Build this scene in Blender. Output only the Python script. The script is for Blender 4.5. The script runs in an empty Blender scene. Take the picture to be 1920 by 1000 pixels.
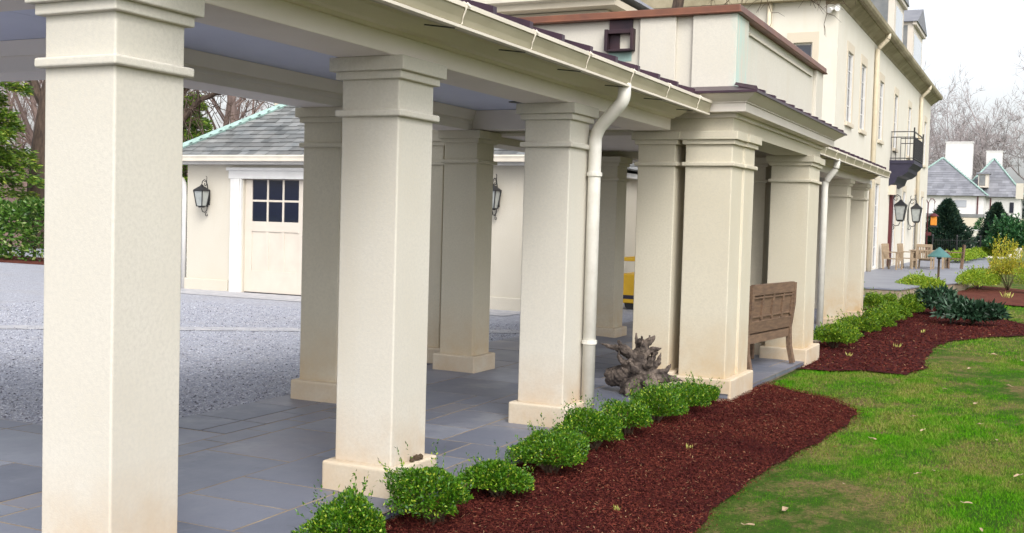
import bpy, bmesh, math, random
import numpy as np
from mathutils import Vector, Matrix
R = math.radians
scn = bpy.context.scene
COL = scn.collection
random.seed(7)
rng = np.random.default_rng(11)

# ------------------------------------------------------------------ ground heights
def clamp(v, a, b): return max(a, min(b, v))
def zs(x, y):                       # paved level (falls gently away along the walk)
    return -.021*clamp(y-9, 0, 12)*clamp((x+5.5)/2, 0, 1)
def gz(x, y):                       # lawn level
    return -.021*clamp(y-9, 0, 12) - (.09-.05*clamp((y-11)/8, 0, 1))
def gz_np(x, y):
    return -.021*np.clip(y-9, 0, 12) - (.09-.05*np.clip((y-11)/8, 0, 1))

# ------------------------------------------------------------------ materials
def new_mat(name):
    m = bpy.data.materials.new(name); m.use_nodes = True
    nt = m.node_tree; b = nt.nodes['Principled BSDF']
    return m, nt, b
def N(nt, kind, **kw):
    n = nt.nodes.new(kind)
    for k, v in kw.items():
        if k in n.inputs: n.inputs[k].default_value = v
        else: setattr(n, k, v)
    return n
def mixc(nt, fac, a, b, blend='MIX'):
    n = nt.nodes.new('ShaderNodeMix'); n.data_type = 'RGBA'; n.blend_type = blend
    for i, v in ((0, fac), (6, a), (7, b)):
        if hasattr(v, 'links') or hasattr(v, 'is_linked'): nt.links.new(v, n.inputs[i])
        else: n.inputs[i].default_value = v if i == 0 else (*v, 1)
    return n.outputs[2]
def ramp(nt, src, lo, hi):
    n = N(nt, 'ShaderNodeMapRange'); nt.links.new(src, n.inputs[0])
    n.inputs[1].default_value = lo; n.inputs[2].default_value = hi
    return n.outputs[0]
def noise(nt, scale, detail=4, rough=.6, vec=None, stretch=None):
    if vec is None:
        g = N(nt, 'ShaderNodeNewGeometry'); vec = g.outputs['Position']
    if stretch:
        mp = N(nt, 'ShaderNodeMapping'); mp.inputs['Scale'].default_value = stretch
        nt.links.new(vec, mp.inputs[0]); vec = mp.outputs[0]
    n = N(nt, 'ShaderNodeTexNoise'); n.inputs['Scale'].default_value = scale
    n.inputs['Detail'].default_value = detail; n.inputs['Roughness'].default_value = rough
    nt.links.new(vec, n.inputs['Vector'])
    return n.outputs['Fac']
def bump(nt, b, src, strength, dist):
    n = N(nt, 'ShaderNodeBump'); n.inputs['Strength'].default_value = strength
    n.inputs['Distance'].default_value = dist
    nt.links.new(src, n.inputs['Height']); nt.links.new(n.outputs[0], b.inputs['Normal'])
def mat(name, c1, c2=None, scale=3., rough=.7, bs=0, bd=.003, bscale=60, metal=0, spec=.4, stretch=None, lo=.35, hi=.65, island=0, detail=5):
    m, nt, b = new_mat(name)
    b.inputs['Roughness'].default_value = rough; b.inputs['Metallic'].default_value = metal
    b.inputs['Specular IOR Level'].default_value = spec
    if c2 is None: c2 = tuple(v*.86 for v in c1)
    f = ramp(nt, noise(nt, scale, detail, .6, None, stretch), lo, hi)
    col = mixc(nt, f, c1, c2)
    if island:
        g = N(nt, 'ShaderNodeNewGeometry')
        h = N(nt, 'ShaderNodeHueSaturation'); nt.links.new(col, h.inputs['Color'])
        mr = N(nt, 'ShaderNodeMapRange'); nt.links.new(g.outputs['Random Per Island'], mr.inputs[0])
        mr.inputs[3].default_value = 1-island; mr.inputs[4].default_value = 1+island
        nt.links.new(mr.outputs[0], h.inputs['Value']); col = h.outputs[0]
    nt.links.new(col, b.inputs['Base Color'])
    if bs: bump(nt, b, noise(nt, bscale, 4, .65, None, stretch), bs, bd)
    return m
def stucco(name, base, stain=None, z0=0, z1=.4, streak=0):
    """rendered wall: sand-float grain, faint blotches, optional rust-tan splash stain low down"""
    m, nt, b = new_mat(name)
    b.inputs['Roughness'].default_value = .85; b.inputs['Specular IOR Level'].default_value = .2
    col = mixc(nt, ramp(nt, noise(nt, 1.3, 5, .6), .35, .7), base, tuple(v*k for v, k in zip(base, (.93, .915, .88))))
    col = mixc(nt, ramp(nt, noise(nt, 55, 3, .7), .40, .66), col, tuple(v*.90 for v in base))
    if streak:
        col = mixc(nt, ramp(nt, noise(nt, 2.2, 5, .65, None, (1, 1, .12)), .55, .85), col, tuple(v*k for v, k in zip(base, (.90, .865, .80))))
    if stain:
        g = N(nt, 'ShaderNodeNewGeometry'); s = N(nt, 'ShaderNodeSeparateXYZ'); nt.links.new(g.outputs['Position'], s.inputs[0])
        mr = N(nt, 'ShaderNodeMapRange'); nt.links.new(s.outputs['Z'], mr.inputs[0])
        for i, v in ((1, z0), (2, z1), (3, 1), (4, 0)): mr.inputs[i].default_value = v
        mm = N(nt, 'ShaderNodeMath', operation='MULTIPLY'); nt.links.new(mr.outputs[0], mm.inputs[0])
        nt.links.new(ramp(nt, noise(nt, 2.6, 6, .7), .25, .7), mm.inputs[1])
        col = mixc(nt, mm.outputs[0], col, stain)
    nt.links.new(col, b.inputs['Base Color'])
    ad = N(nt, 'ShaderNodeMath', operation='ADD')
    nt.links.new(noise(nt, 150, 3, .6), ad.inputs[0]); nt.links.new(noise(nt, 42, 3, .6), ad.inputs[1])
    bump(nt, b, ad.outputs[0], .32, .003)
    return m
def leaf_mat(name, c1, c2, c3=None, rough=.45, trans=.25, p3=.85):
    m, nt, b = new_mat(name)
    g = N(nt, 'ShaderNodeNewGeometry')
    r = N(nt, 'ShaderNodeValToRGB'); nt.links.new(g.outputs['Random Per Island'], r.inputs[0])
    e = r.color_ramp.elements; e[0].color = (*c1, 1); e[0].position = 0; e[1].color = (*c2, 1); e[1].position = p3
    if c3: q = e.new(1.0); q.color = (*c3, 1)
    nt.links.new(r.outputs[0], b.inputs['Base Color'])
    b.inputs['Roughness'].default_value = rough; b.inputs['Specular IOR Level'].default_value = .35
    t = N(nt, 'ShaderNodeBsdfTranslucent'); nt.links.new(r.outputs[0], t.inputs[0])
    mx = N(nt, 'ShaderNodeMixShader'); mx.inputs[0].default_value = trans
    nt.links.new(b.outputs[0], mx.inputs[1]); nt.links.new(t.outputs[0], mx.inputs[2])
    nt.links.new(mx.outputs[0], nt.nodes['Material Output'].inputs['Surface'])
    return m

CREAM = (.62, .59, .525)
TAN = (.47, .29, .13)
M = {}
M['stucco'] = stucco('stucco', CREAM, TAN, -.1, .58, streak=1)
M['stucco_tan'] = stucco('stucco_tan', (.60, .555, .45), (.50, .33, .16), -.15, .75, streak=1)
M['stucco_base'] = stucco('stucco_base', (.60, .545, .45), TAN, -.35, .50)
M['stucco_wall'] = stucco('stucco_wall', (.60, .56, .48), streak=1)
M['house_wall'] = stucco('house_wall', (.70, .665, .59), streak=1)
M['surround'] = stucco('surround', (.63, .56, .455))
M['trim'] = mat('trim', (.70, .645, .58), (.66, .60, .54), 2.5, .55, bs=.08, bscale=20)
M['beam'] = mat('beam', (.80, .735, .69), (.75, .685, .64), 1.8, .6, bs=.15, bd=.002, bscale=30)
M['soffit'] = mat('soffit', (.74, .685, .56), (.65, .60, .48), 1.6, .6, bs=.15, bd=.002, bscale=30, stretch=(3, .4, 1))
M['white'] = mat('white', (.70, .69, .675), (.63, .62, .605), 4, .5)
M['cream_paint'] = mat('cream_paint', (.63, .57, .49), (.59, .53, .455), 3, .5)
M['pipe'] = mat('pipe', (.72, .70, .645), (.64, .615, .56), 9, .5, bs=.5, bd=.003, bscale=45)
M['pipe_tan'] = mat('pipe_tan', (.68, .60, .46), (.62, .54, .40), 5, .5)
M['gutter'] = mat('gutter', (.42, .38, .275), (.33, .295, .205), 3.5, .5, bs=.1, bscale=30, stretch=(3, .5, 1))
M['gutter_lip'] = mat('gutter_lip', (.72, .66, .56), None, 3, .5)
M['dirty_gutter'] = mat('dirty_gutter', (.36, .31, .21), (.20, .17, .10), 1.2, .7, bs=.2, bscale=12)
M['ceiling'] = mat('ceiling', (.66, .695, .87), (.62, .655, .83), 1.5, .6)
M['copper_roof'] = mat('copper_roof', (.075, .040, .058), (.042, .024, .038), 4, .38, metal=.3, bs=.15, bscale=18)
M['copper'] = mat('copper', (.25, .105, .062), (.155, .070, .052), 2.5, .42, metal=.35, bs=.1, bscale=15)
M['copper_dark'] = mat('copper_dark', (.055, .028, .034), (.028, .018, .026), 6, .45, metal=.3)
M['verdigris'] = mat('verdigris', (.34, .50, .46), (.24, .34, .31), 5, .75, bs=.2, bscale=20)
M['slate'] = mat('slate', (.205, .205, .200), (.135, .145, .150), 2.2, .6, island=.35, bs=.25, bd=.003, bscale=25)
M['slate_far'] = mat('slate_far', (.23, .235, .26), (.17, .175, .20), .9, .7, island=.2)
M['iron'] = mat('iron', (.018, .018, .020), None, 5, .5, spec=.5)
M['navy'] = mat('navy', (.020, .018, .040), (.03, .026, .05), 5, .5)
M['maroon'] = mat('maroon', (.10, .018, .022), None, 5, .5)
M['glass'] = mat('glass', (.012, .016, .035), None, 2, .06, spec=.9)
M['glass_pale'] = mat('glass_pale', (.45, .47, .50), (.36, .38, .42), .5, .12, spec=.8)
M['glass_house'] = mat('glass_house', (.10, .11, .13), (.06, .065, .08), .5, .15, spec=.3)
M['lamp_glass'] = mat('lamp_glass', (.40, .42, .40), (.30, .32, .31), 8, .15, spec=.7)
M['wood_grey'] = mat('wood_grey', (.19, .118, .072), (.115, .072, .048), 4, .75, bs=.5, bd=.004, bscale=25, stretch=(9, .8, 9))
M['wood_tan'] = mat('wood_tan', (.36, .27, .18), (.28, .21, .14), 4, .7, bs=.2, bscale=30)
M['drift'] = mat('drift', (.185, .145, .118), (.042, .032, .028), 13, .85, bs=.9, bd=.012, bscale=30, lo=.3, hi=.62)
M['yellow'] = mat('yellow', (.72, .44, .02), (.60, .35, .02), 2, .45)
M['orange'] = mat('orange', (.75, .27, .03), None, 2, .5)
M['hat_green'] = mat('hat_green', (.045, .13, .13), (.07, .17, .16), 6, .5)
M['bark'] = mat('bark', (.115, .080, .058), (.055, .038, .030), 3, .9, bs=.9, bd=.03, bscale=6, stretch=(4, 4, .8))
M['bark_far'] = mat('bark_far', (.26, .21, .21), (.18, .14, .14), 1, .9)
M['twig_far'] = mat('twig_far', (.34, .305, .305), (.25, .22, .22), .5, .9)  # paler than real twigs: bleed of the bright sky put into the colour
M['twig_wood'] = mat('twig_wood', (.20, .145, .125), (.13, .095, .085), .5, .9)
M['stem'] = mat('stem', (.075, .05, .03), None, 8, .9)
M['mulch_chip'] = None
M['bluestone'] = None

def bluestone():
    m, nt, b = new_mat('bluestone')
    g = N(nt, 'ShaderNodeNewGeometry')
    r = N(nt, 'ShaderNodeValToRGB'); nt.links.new(g.outputs['Random Per Island'], r.inputs[0])
    e = r.color_ramp.elements
    e[0].color = (.13, .143, .19, 1); e[1].color = (.24, .255, .31, 1)
    for p, c in ((.25, (.078, .088, .125)), (.5, (.18, .19, .24)), (.7, (.165, .155, .175)), (.85, (.120, .135, .175))):
        q = e.new(p); q.color = (*c, 1)
    col = mixc(nt, ramp(nt, noise(nt, 2.5, 6, .65), .3, .75), r.outputs[0], (.135, .148, .195))
    col = mixc(nt, ramp(nt, noise(nt, 1.1, 5, .7), .56, .85), col, (.27, .28, .31))
    col = mixc(nt, ramp(nt, noise(nt, 7, 5, .7), .62, .85), col, (.075, .075, .10))
    nt.links.new(col, b.inputs['Base Color'])
    rr = N(nt, 'ShaderNodeMapRange'); nt.links.new(noise(nt, 1.7, 4, .6), rr.inputs[0]); rr.inputs[3].default_value = .30; rr.inputs[4].default_value = .62
    nt.links.new(rr.outputs[0], b.inputs['Roughness']); b.inputs['Specular IOR Level'].default_value = .45
    bump(nt, b, noise(nt, 14, 6, .6), .35, .006)
    return m
M['bluestone'] = bluestone()
M['mortar'] = mat('mortar', (.33, .265, .185), (.22, .175, .135), 9, .95, bs=.5, bscale=60)
M['terrace_stone'] = mat('terrace_stone', (.235, .245, .285), (.19, .20, .24), .9, .5, bs=.2, bscale=6, island=.12)

def ground_mats():
    m, nt, b = new_mat('gravel')
    b.inputs['Roughness'].default_value = .9; b.inputs['Specular IOR Level'].default_value = .2
    v = N(nt, 'ShaderNodeTexVoronoi'); v.inputs['Scale'].default_value = 32
    g = N(nt, 'ShaderNodeNewGeometry'); nt.links.new(g.outputs['Position'], v.inputs['Vector'])
    s = N(nt, 'ShaderNodeSeparateColor'); nt.links.new(v.outputs['Color'], s.inputs[0])
    col = mixc(nt, s.outputs[0], (.28, .29, .335), (.43, .44, .495))
    col = mixc(nt, ramp(nt, noise(nt, 1.2, 6, .7), .5, .8), col, (.36, .35, .36))
    col = mixc(nt, ramp(nt, noise(nt, 5, 5, .7), .62, .8), col, (.15, .13, .13))
    nt.links.new(col, b.inputs['Base Color']); bump(nt, b, v.outputs['Distance'], .8, .02)
    M['gravel'] = m
    m, nt, b = new_mat('pebble')
    b.inputs['Roughness'].default_value = .85
    g = N(nt, 'ShaderNodeNewGeometry'); r = N(nt, 'ShaderNodeValToRGB'); nt.links.new(g.outputs['Random Per Island'], r.inputs[0])
    e = r.color_ramp.elements; e[0].color = (.20, .20, .235, 1); e[1].color = (.56, .57, .62, 1)
    q = e.new(.55); q.color = (.36, .38, .455, 1); q = e.new(.12); q.color = (.05, .046, .062, 1); q = e.new(.2); q.color = (.27, .28, .34, 1)
    nt.links.new(r.outputs[0], b.inputs['Base Color']); M['pebble'] = m
    # lawn soil + turf
    m, nt, b = new_mat('lawn')
    b.inputs['Roughness'].default_value = 1; b.inputs['Specular IOR Level'].default_value = .1
    a = ramp(nt, noise(nt, 1.3, 8, .75, None, (1, .6, 1)), .42, .58)
    col = mixc(nt, a, (.040, .11, .008), (.13, .15, .035))
    col = mixc(nt, ramp(nt, noise(nt, 2.6, 8, .78, None, (1, .6, 1)), .47, .60), col, (.24, .16, .085))
    col = mixc(nt, ramp(nt, noise(nt, 40, 3, .6), .4, .7), col, (.05, .085, .012))
    nt.links.new(col, b.inputs['Base Color']); bump(nt, b, noise(nt, 60, 4, .7), 1, .03); M['lawn'] = m
    # blades: colour follows the same patches
    m, nt, b = new_mat('grass_blade')
    b.inputs['Roughness'].default_value = .7; b.inputs['Specular IOR Level'].default_value = .08
    g = N(nt, 'ShaderNodeNewGeometry'); r = N(nt, 'ShaderNodeValToRGB'); nt.links.new(g.outputs['Random Per Island'], r.inputs[0])
    e = r.color_ramp.elements; e[0].color = (.028, .185, .003, 1); e[1].color = (.15, .37, .010, 1)
    r2 = N(nt, 'ShaderNodeValToRGB'); nt.links.new(g.outputs['Random Per Island'], r2.inputs[0])
    e = r2.color_ramp.elements; e[0].color = (.10, .22, .012, 1); e[1].color = (.40, .32, .13, 1); q = e.new(.55); q.color = (.20, .26, .035, 1)
    col = mixc(nt, ramp(nt, noise(nt, 1.3, 8, .75, None, (1, .6, 1)), .42, .58), r.outputs[0], r2.outputs[0])
    nt.links.new(col, b.inputs['Base Color'])
    t = N(nt, 'ShaderNodeBsdfTranslucent'); nt.links.new(col, t.inputs[0])
    mx = N(nt, 'ShaderNodeMixShader'); mx.inputs[0].default_value = .3
    nt.links.new(b.outputs[0], mx.inputs[1]); nt.links.new(t.outputs[0], mx.inputs[2])
    nt.links.new(mx.outputs[0], nt.nodes['Material Output'].inputs['Surface']); M['blade'] = m
    M['track'] = mat('track', (.47, .46, .47), (.33, .335, .37), 6, .95, bs=.6, bd=.01, bscale=50)
    M['mulch'] = mat('mulch', (.075, .0135, .013), (.045, .009, .010), 9, .95, bs=1, bd=.03, bscale=45, spec=.1)
    M['mulch_far'] = mat('mulch_far', (.135, .045, .030), (.085, .026, .020), 3, .95, bs=1, bd=.03, bscale=20, spec=.1)
    M['dirt_hill'] = mat('dirt_hill', (.20, .125, .10), (.14, .085, .075), .4, .95, bs=1, bd=.2, bscale=1.5)
    M['far_ground'] = mat('far_ground', (.07, .13, .025), (.12, .12, .05), .2, .95)
ground_mats()
M['box_leaf'] = leaf_mat('box_leaf', (.016, .075, .004), (.095, .23, .010), (.38, .46, .045), .36, .22, .84)
M['box_leaf_far'] = leaf_mat('box_leaf_far', (.026, .085, .004), (.16, .29, .014), (.40, .48, .04), .45, .22, .85)
M['lime_leaf'] = leaf_mat('lime_leaf', (.10, .20, .012), (.30, .42, .030), (.48, .50, .05), .5, .3)
M['yellow_leaf'] = leaf_mat('yellow_leaf', (.20, .24, .02), (.46, .42, .03), (.55, .35, .05), .5, .3)
M['azalea_leaf'] = leaf_mat('azalea_leaf', (.008, .028, .014), (.028, .070, .034), (.10, .17, .11), .38, .1)
M['ever_leaf'] = leaf_mat('ever_leaf', (.007, .026, .020), (.028, .062, .036), (.08, .12, .06), .5, .1)
M['hedge_leaf'] = leaf_mat('hedge_leaf', (.018, .060, .010), (.10, .21, .030), (.36, .42, .16), .35, .15)
M['pine_leaf'] = leaf_mat('pine_leaf', (.035, .10, .010), (.15, .25, .025), (.38, .43, .06), .5, .25)
M['holly_leaf'] = leaf_mat('holly_leaf', (.012, .055, .022), (.045, .14, .045), (.12, .25, .09), .35, .15)
def chip_mat():
    m, nt, b = new_mat('mulch_chip'); b.inputs['Roughness'].default_value = 1; b.inputs['Specular IOR Level'].default_value = .03
    g = N(nt, 'ShaderNodeNewGeometry'); q = N(nt, 'ShaderNodeValToRGB'); nt.links.new(g.outputs['Random Per Island'], q.inputs[0])
    e = q.color_ramp.elements; e[0].color = (.034, .0075, .008, 1); e[1].color = (.36, .23, .13, 1)
    for p, c in ((.45, (.098, .022, .017)), (.88, (.15, .040, .027)), (.965, (.13, .035, .02)), (.985, (.30, .18, .10))): k = e.new(p); k.color = (*c, 1)
    col = mixc(nt, ramp(nt, noise(nt, 1.4, 5, .65), .45, .75), q.outputs[0], (.045, .010, .011)); nt.links.new(col, b.inputs['Base Color']); return m
M['mulch_chip'] = chip_mat()
M['dry_leaf'] = leaf_mat('dry_leaf', (.34, .20, .10), (.55, .42, .30), None, .7, .2, 1)
M['sprout'] = leaf_mat('sprout', (.30, .34, .05), (.60, .58, .18), None, .5, .2, 1)

def stain_wall():
    m = stucco('stucco_stained', (.62, .59, .525), streak=1); nt = m.node_tree; b = nt.nodes['Principled BSDF']
    src = b.inputs['Base Color'].links[0].from_socket
    g = N(nt, 'ShaderNodeNewGeometry'); s = N(nt, 'ShaderNodeSeparateXYZ'); nt.links.new(g.outputs['Position'], s.inputs[0])
    a = N(nt, 'ShaderNodeMapRange'); nt.links.new(s.outputs['Y'], a.inputs[0])
    for i, v in ((1, 10.9), (2, 11.6), (3, 1), (4, 0)): a.inputs[i].default_value = v
    c = N(nt, 'ShaderNodeMapRange'); nt.links.new(s.outputs['X'], c.inputs[0])
    for i, v in ((1, -2.80), (2, -2.70), (3, 0), (4, 1)): c.inputs[i].default_value = v
    m1 = N(nt, 'ShaderNodeMath', operation='MULTIPLY'); nt.links.new(a.outputs[0], m1.inputs[0]); nt.links.new(c.outputs[0], m1.inputs[1])
    m2 = N(nt, 'ShaderNodeMath', operation='MULTIPLY'); nt.links.new(m1.outputs[0], m2.inputs[0])
    nt.links.new(ramp(nt, noise(nt, 4, 6, .7, None, (1, 2.6, .3)), .40, .60), m2.inputs[1])
    col = mixc(nt, m2.outputs[0], src, (.42, .60, .55))
    nt.links.new(col, b.inputs['Base Color']); M['stucco_stained'] = m
stain_wall()

# ------------------------------------------------------------------ objects
def tag(o, label=None, cat=None, group=None, kind=None):
    if label: o['label'] = label
    if cat: o['category'] = cat
    if group: o['group'] = group
    if kind: o['kind'] = kind
    return o
def thing(name, label, cat, loc=(0, 0, 0), rz=0, group=None):
    o = bpy.data.objects.new(name, None); COL.objects.link(o); o.empty_display_size = .2
    o.location = loc; o.rotation_euler = (0, 0, rz)
    return tag(o, label, cat, group)
ROOT = {}
def link(name, me, m, parent=None, bevel=0, seg=2):
    o = bpy.data.objects.new(name, me); COL.objects.link(o)
    if m: me.materials.append(m)
    if parent is not None: o.parent = parent
    if bevel:
        b = o.modifiers.new('bevel', 'BEVEL'); b.width = bevel; b.segments = seg; b.limit_method = 'ANGLE'; b.angle_limit = R(40)
    return o
class MB:
    def __init__(s): s.v = []; s.f = []
    def add(s, v, f):
        n = len(s.v); s.v += [tuple(p) for p in v]; s.f += [tuple(i+n for i in q) for q in f]; return s
    def box(s, x0, x1, y0, y1, z0, z1):
        return s.add([(x0,y0,z0),(x1,y0,z0),(x1,y1,z0),(x0,y1,z0),(x0,y0,z1),(x1,y0,z1),(x1,y1,z1),(x0,y1,z1)],
                     [(3,2,1,0),(4,5,6,7),(0,1,5,4),(1,2,6,5),(2,3,7,6),(3,0,4,7)])
    def prism(s, pts, z0, z1, pts2=None):          # outline (CCW) extruded in z, optional different top outline
        n = len(pts); t = pts2 or pts
        return s.add([(x,y,z0) for x,y in pts]+[(x,y,z1) for x,y in t],
                     [tuple(range(n-1,-1,-1)), tuple(range(n,2*n))]+[(i,(i+1)%n,n+(i+1)%n,n+i) for i in range(n)])
    def extr(s, prof, a0, a1, axis='y'):           # profile (u,z) extruded along an axis
        n = len(prof)
        P = (lambda u,z,a: (u,a,z)) if axis == 'y' else (lambda u,z,a: (a,u,z))
        return s.add([P(u,z,a0) for u,z in prof]+[P(u,z,a1) for u,z in prof],
                     [tuple(range(n-1,-1,-1)), tuple(range(n,2*n))]+[(i,(i+1)%n,n+(i+1)%n,n+i) for i in range(n)])
    def bar(s, a, b, w, h=None, up=(0,0,1)):       # rectangular bar between two points
        h = h or w; a = Vector(a); b = Vector(b); d = (b-a).normalized(); u = Vector(up)
        if abs(d.dot(u)) > .98: u = Vector((1,0,0))
        x = d.cross(u).normalized(); y = x.cross(d)
        c = [x*w/2*i+y*h/2*j for i,j in ((-1,-1),(1,-1),(1,1),(-1,1))]
        return s.add([a+q for q in c]+[b+q for q in c], [(3,2,1,0),(4,5,6,7),(0,1,5,4),(1,2,6,5),(2,3,7,6),(3,0,4,7)])
    def tube(s, pts, r, n=8, cap=True):
        pts = [Vector(p) for p in pts]; k = len(pts)
        r = r if isinstance(r, (list, tuple)) else [r]*k
        ref = Vector((.31,.17,.93)); base = len(s.v); v = []
        for i,p in enumerate(pts):
            d = (pts[min(i+1,k-1)]-pts[max(i-1,0)]).normalized()
            if abs(d.dot(ref)) > .97: q = Vector((1,0,0))
            else: q = ref
            x = d.cross(q).normalized(); y = d.cross(x)
            for j in range(n):
                a = 2*math.pi*j/n; v.append(p+x*math.cos(a)*r[i]+y*math.sin(a)*r[i])
        f = [(i*n+j, i*n+(j+1)%n, (i+1)*n+(j+1)%n, (i+1)*n+j) for i in range(k-1) for j in range(n)]
        if cap: f += [tuple(range(n-1,-1,-1)), tuple((k-1)*n+j for j in range(n))]
        return s.add(v, f)
    def lathe(s, prof, c=(0,0), n=16):
        v = [(c[0]+r*math.cos(2*math.pi*j/n), c[1]+r*math.sin(2*math.pi*j/n), z) for r,z in prof for j in range(n)]
        k = len(prof)
        f = [(i*n+j, i*n+(j+1)%n, (i+1)*n+(j+1)%n, (i+1)*n+j) for i in range(k-1) for j in range(n)]
        f += [tuple(range(n-1,-1,-1)), tuple((k-1)*n+j for j in range(n))]
        return s.add(v, f)
    def build(s, name, m, parent=None, bevel=0, smooth=False, off=None, fix=True, seg=2):
        """off: world offset to subtract (location of the thing)"""
        v = s.v
        if off is not None: v = [(x-off[0],y-off[1],z-off[2]) for x,y,z in v]
        me = bpy.data.meshes.new(name); me.from_pydata(v, [], s.f); me.update()
        if fix:
            bm = bmesh.new(); bm.from_mesh(me); bmesh.ops.recalc_face_normals(bm, faces=bm.faces); bm.to_mesh(me); bm.free()
        if smooth:
            for p in me.polygons: p.use_smooth = True
        return link(name, me, m, parent, bevel, seg)
def np_mesh(name, v, faces_per, m, parent=None):
    """v: (n,k,3) one k-gon per row"""
    n, k, _ = v.shape
    me = bpy.data.meshes.new(name); me.vertices.add(n*k); me.vertices.foreach_set('co', v.reshape(-1).astype(np.float32))
    me.loops.add(n*k); me.loops.foreach_set('vertex_index', np.arange(n*k, dtype=np.int32))
    me.polygons.add(n); me.polygons.foreach_set('loop_start', np.arange(0, n*k, k, dtype=np.int32))
    me.polygons.foreach_set('loop_total', np.full(n, k, dtype=np.int32))
    me.update(calc_edges=True)
    return link(name, me, m, parent)
def copy_tree(o, parent=None):
    c = o.copy(); COL.objects.link(c)
    if parent is not None: c.parent = parent
    for ch in [x for x in bpy.data.objects if x.parent == o]: copy_tree(ch, c)
    return c
def off_poly(pts, d):                # offset a rectilinear CCW outline outward
    n = len(pts); out = []
    for i in range(n):
        p0, p1, p2 = pts[i-1], pts[i], pts[(i+1)%n]
        def nrm(a, b):
            dx, dy = b[0]-a[0], b[1]-a[1]; l = math.hypot(dx, dy); return (dy/l, -dx/l)
        a, b = nrm(p0,p1), nrm(p1,p2)
        out.append((p1[0]+(a[0]+b[0])*d, p1[1]+(a[1]+b[1])*d) if abs(a[0]-b[0])+abs(a[1]-b[1]) > 1e-6 else (p1[0]+a[0]*d, p1[1]+a[1]*d))
    return out
def rect(x0, x1, y0, y1): return [(x0,y0),(x1,y0),(x1,y1),(x0,y1)]

# ------------------------------------------------------------------ leaves
def unit(v): return v/np.linalg.norm(v, axis=-1, keepdims=True)
def leaves(p, d, l, w, r):
    """diamond leaves at p pointing along d"""
    n = len(p); d = unit(d); s = unit(np.cross(d, unit(r.normal(size=(n,3)))))
    l = l*(.7+.6*r.random((n,1))); w = w*(.7+.6*r.random((n,1)))
    return np.stack([p, p+d*l*.45+s*w*.5, p+d*l, p+d*l*.45-s*w*.5], 1)
def mound(seed, n, rx, ry, h, leaf, wid, lump=.18, sprigs=50, up=.5, low=.0, depth=.5):
    """foliage of a low clipped mound: leaf quads through the outer part of a lumpy dome (local coords, base at z=0)"""
    r = np.random.default_rng(seed)
    u = unit(r.normal(size=(n,3))); u[:,2] = np.abs(u[:,2])*1.0-low*r.random(n)
    u = unit(u)
    ph = r.random((7,4))*6.28; fr = r.normal(size=(7,3))*3.2
    def rad(u):
        q = np.ones(len(u))
        for i in range(7): q = q+lump/2.2*np.sin(u@fr[i]+ph[i,0])
        return q
    k = rad(u)*(1-depth*r.random(n)**1.6)
    p = u*k[:,None]*np.array([rx, ry, h*.58]); p[:,2] = p[:,2]+h*.40
    p[:,2] = np.maximum(p[:,2], .015+.02*r.random(n))
    d = u*.8+np.array([0,0,up])+r.normal(size=(n,3))*.75
    out = [leaves(p, d, leaf, wid, r)]
    if sprigs:
        us = unit(r.normal(size=(sprigs,3))); us[:,2] = np.abs(us[:,2]); us = unit(us+np.array([0,0,.35]))
        b = us*rad(us)[:,None]*np.array([rx,ry,h*.58])*.93; b[:,2] += h*.40
        L = (.05+.07*r.random(sprigs))*(h/.30)**.5
        t = np.linspace(0,1,12)
        pp = (b[:,None,:]+(us+np.array([0,0,.4]))[:,None,:]*L[:,None,None]*t[None,:,None]).reshape(-1,3)
        dd = np.repeat(us,12,0)*.6+r.normal(size=(sprigs*12,3))*.7+np.array([0,0,.4])
        out.append(leaves(pp, dd, leaf, wid, r))
    return np.concatenate(out)
def mound_stems(seed, rx, ry, h, k=16):
    r = random.Random(seed); b = MB()
    for i in range(k):
        a = r.random()*6.283; q = .5+.4*r.random()
        b.tube([(r.uniform(-.04,.04), r.uniform(-.04,.04), 0), (math.cos(a)*rx*q*.5, math.sin(a)*ry*q*.5, h*.35), (math.cos(a)*rx*q, math.sin(a)*ry*q, h*(.5+.3*r.random()))], [.009,.006,.003], 5)
    return b

# ================================================================== SETTING
def grid_sheet(name, xs, ys, fz, m):
    v = [(x,y,fz(x,y)) for y in ys for x in xs]; nx = len(xs)
    f = [(j*nx+i, j*nx+i+1, (j+1)*nx+i+1, (j+1)*nx+i) for j in range(len(ys)-1) for i in range(nx-1)]
    b = MB(); b.v = v; b.f = f
    o = b.build(name, m, smooth=True, fix=False); o['kind'] = 'structure'; return o
g = MB().add([(-700,-200,-.55),(700,-200,-.55),(700,1200,-.55),(-700,1200,-.55)], [(0,1,2,3)]).build('ground', M['far_ground'], fix=False); g['kind'] = 'structure'
grid_sheet('lawn', np.arange(-4.2,40.1,.8), np.arange(-6,76,.7), lambda x,y: gz(x,y)+(.0 if x < -2 else .012*math.sin(x*1.7+y*.6)), M['lawn'])
grid_sheet('gravel_court', [-60,-30,-20,-15,-12,-10,-8,-7,-6,-5,-4.15], [-8,0,4,8,12,16,20,24,30], lambda x,y: -.03 if x < -5.5 else -.40, M['gravel'])
hl = grid_sheet('hill', np.arange(-220,-19,6), np.arange(26,200,6), lambda x,y: -.5+max(0,(y-34))*.085*clamp((-x-18)/25,0,1)+.5*math.sin(x*.11+y*.07)*clamp((y-34)/20,0,1), M['dirt_hill'])

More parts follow.
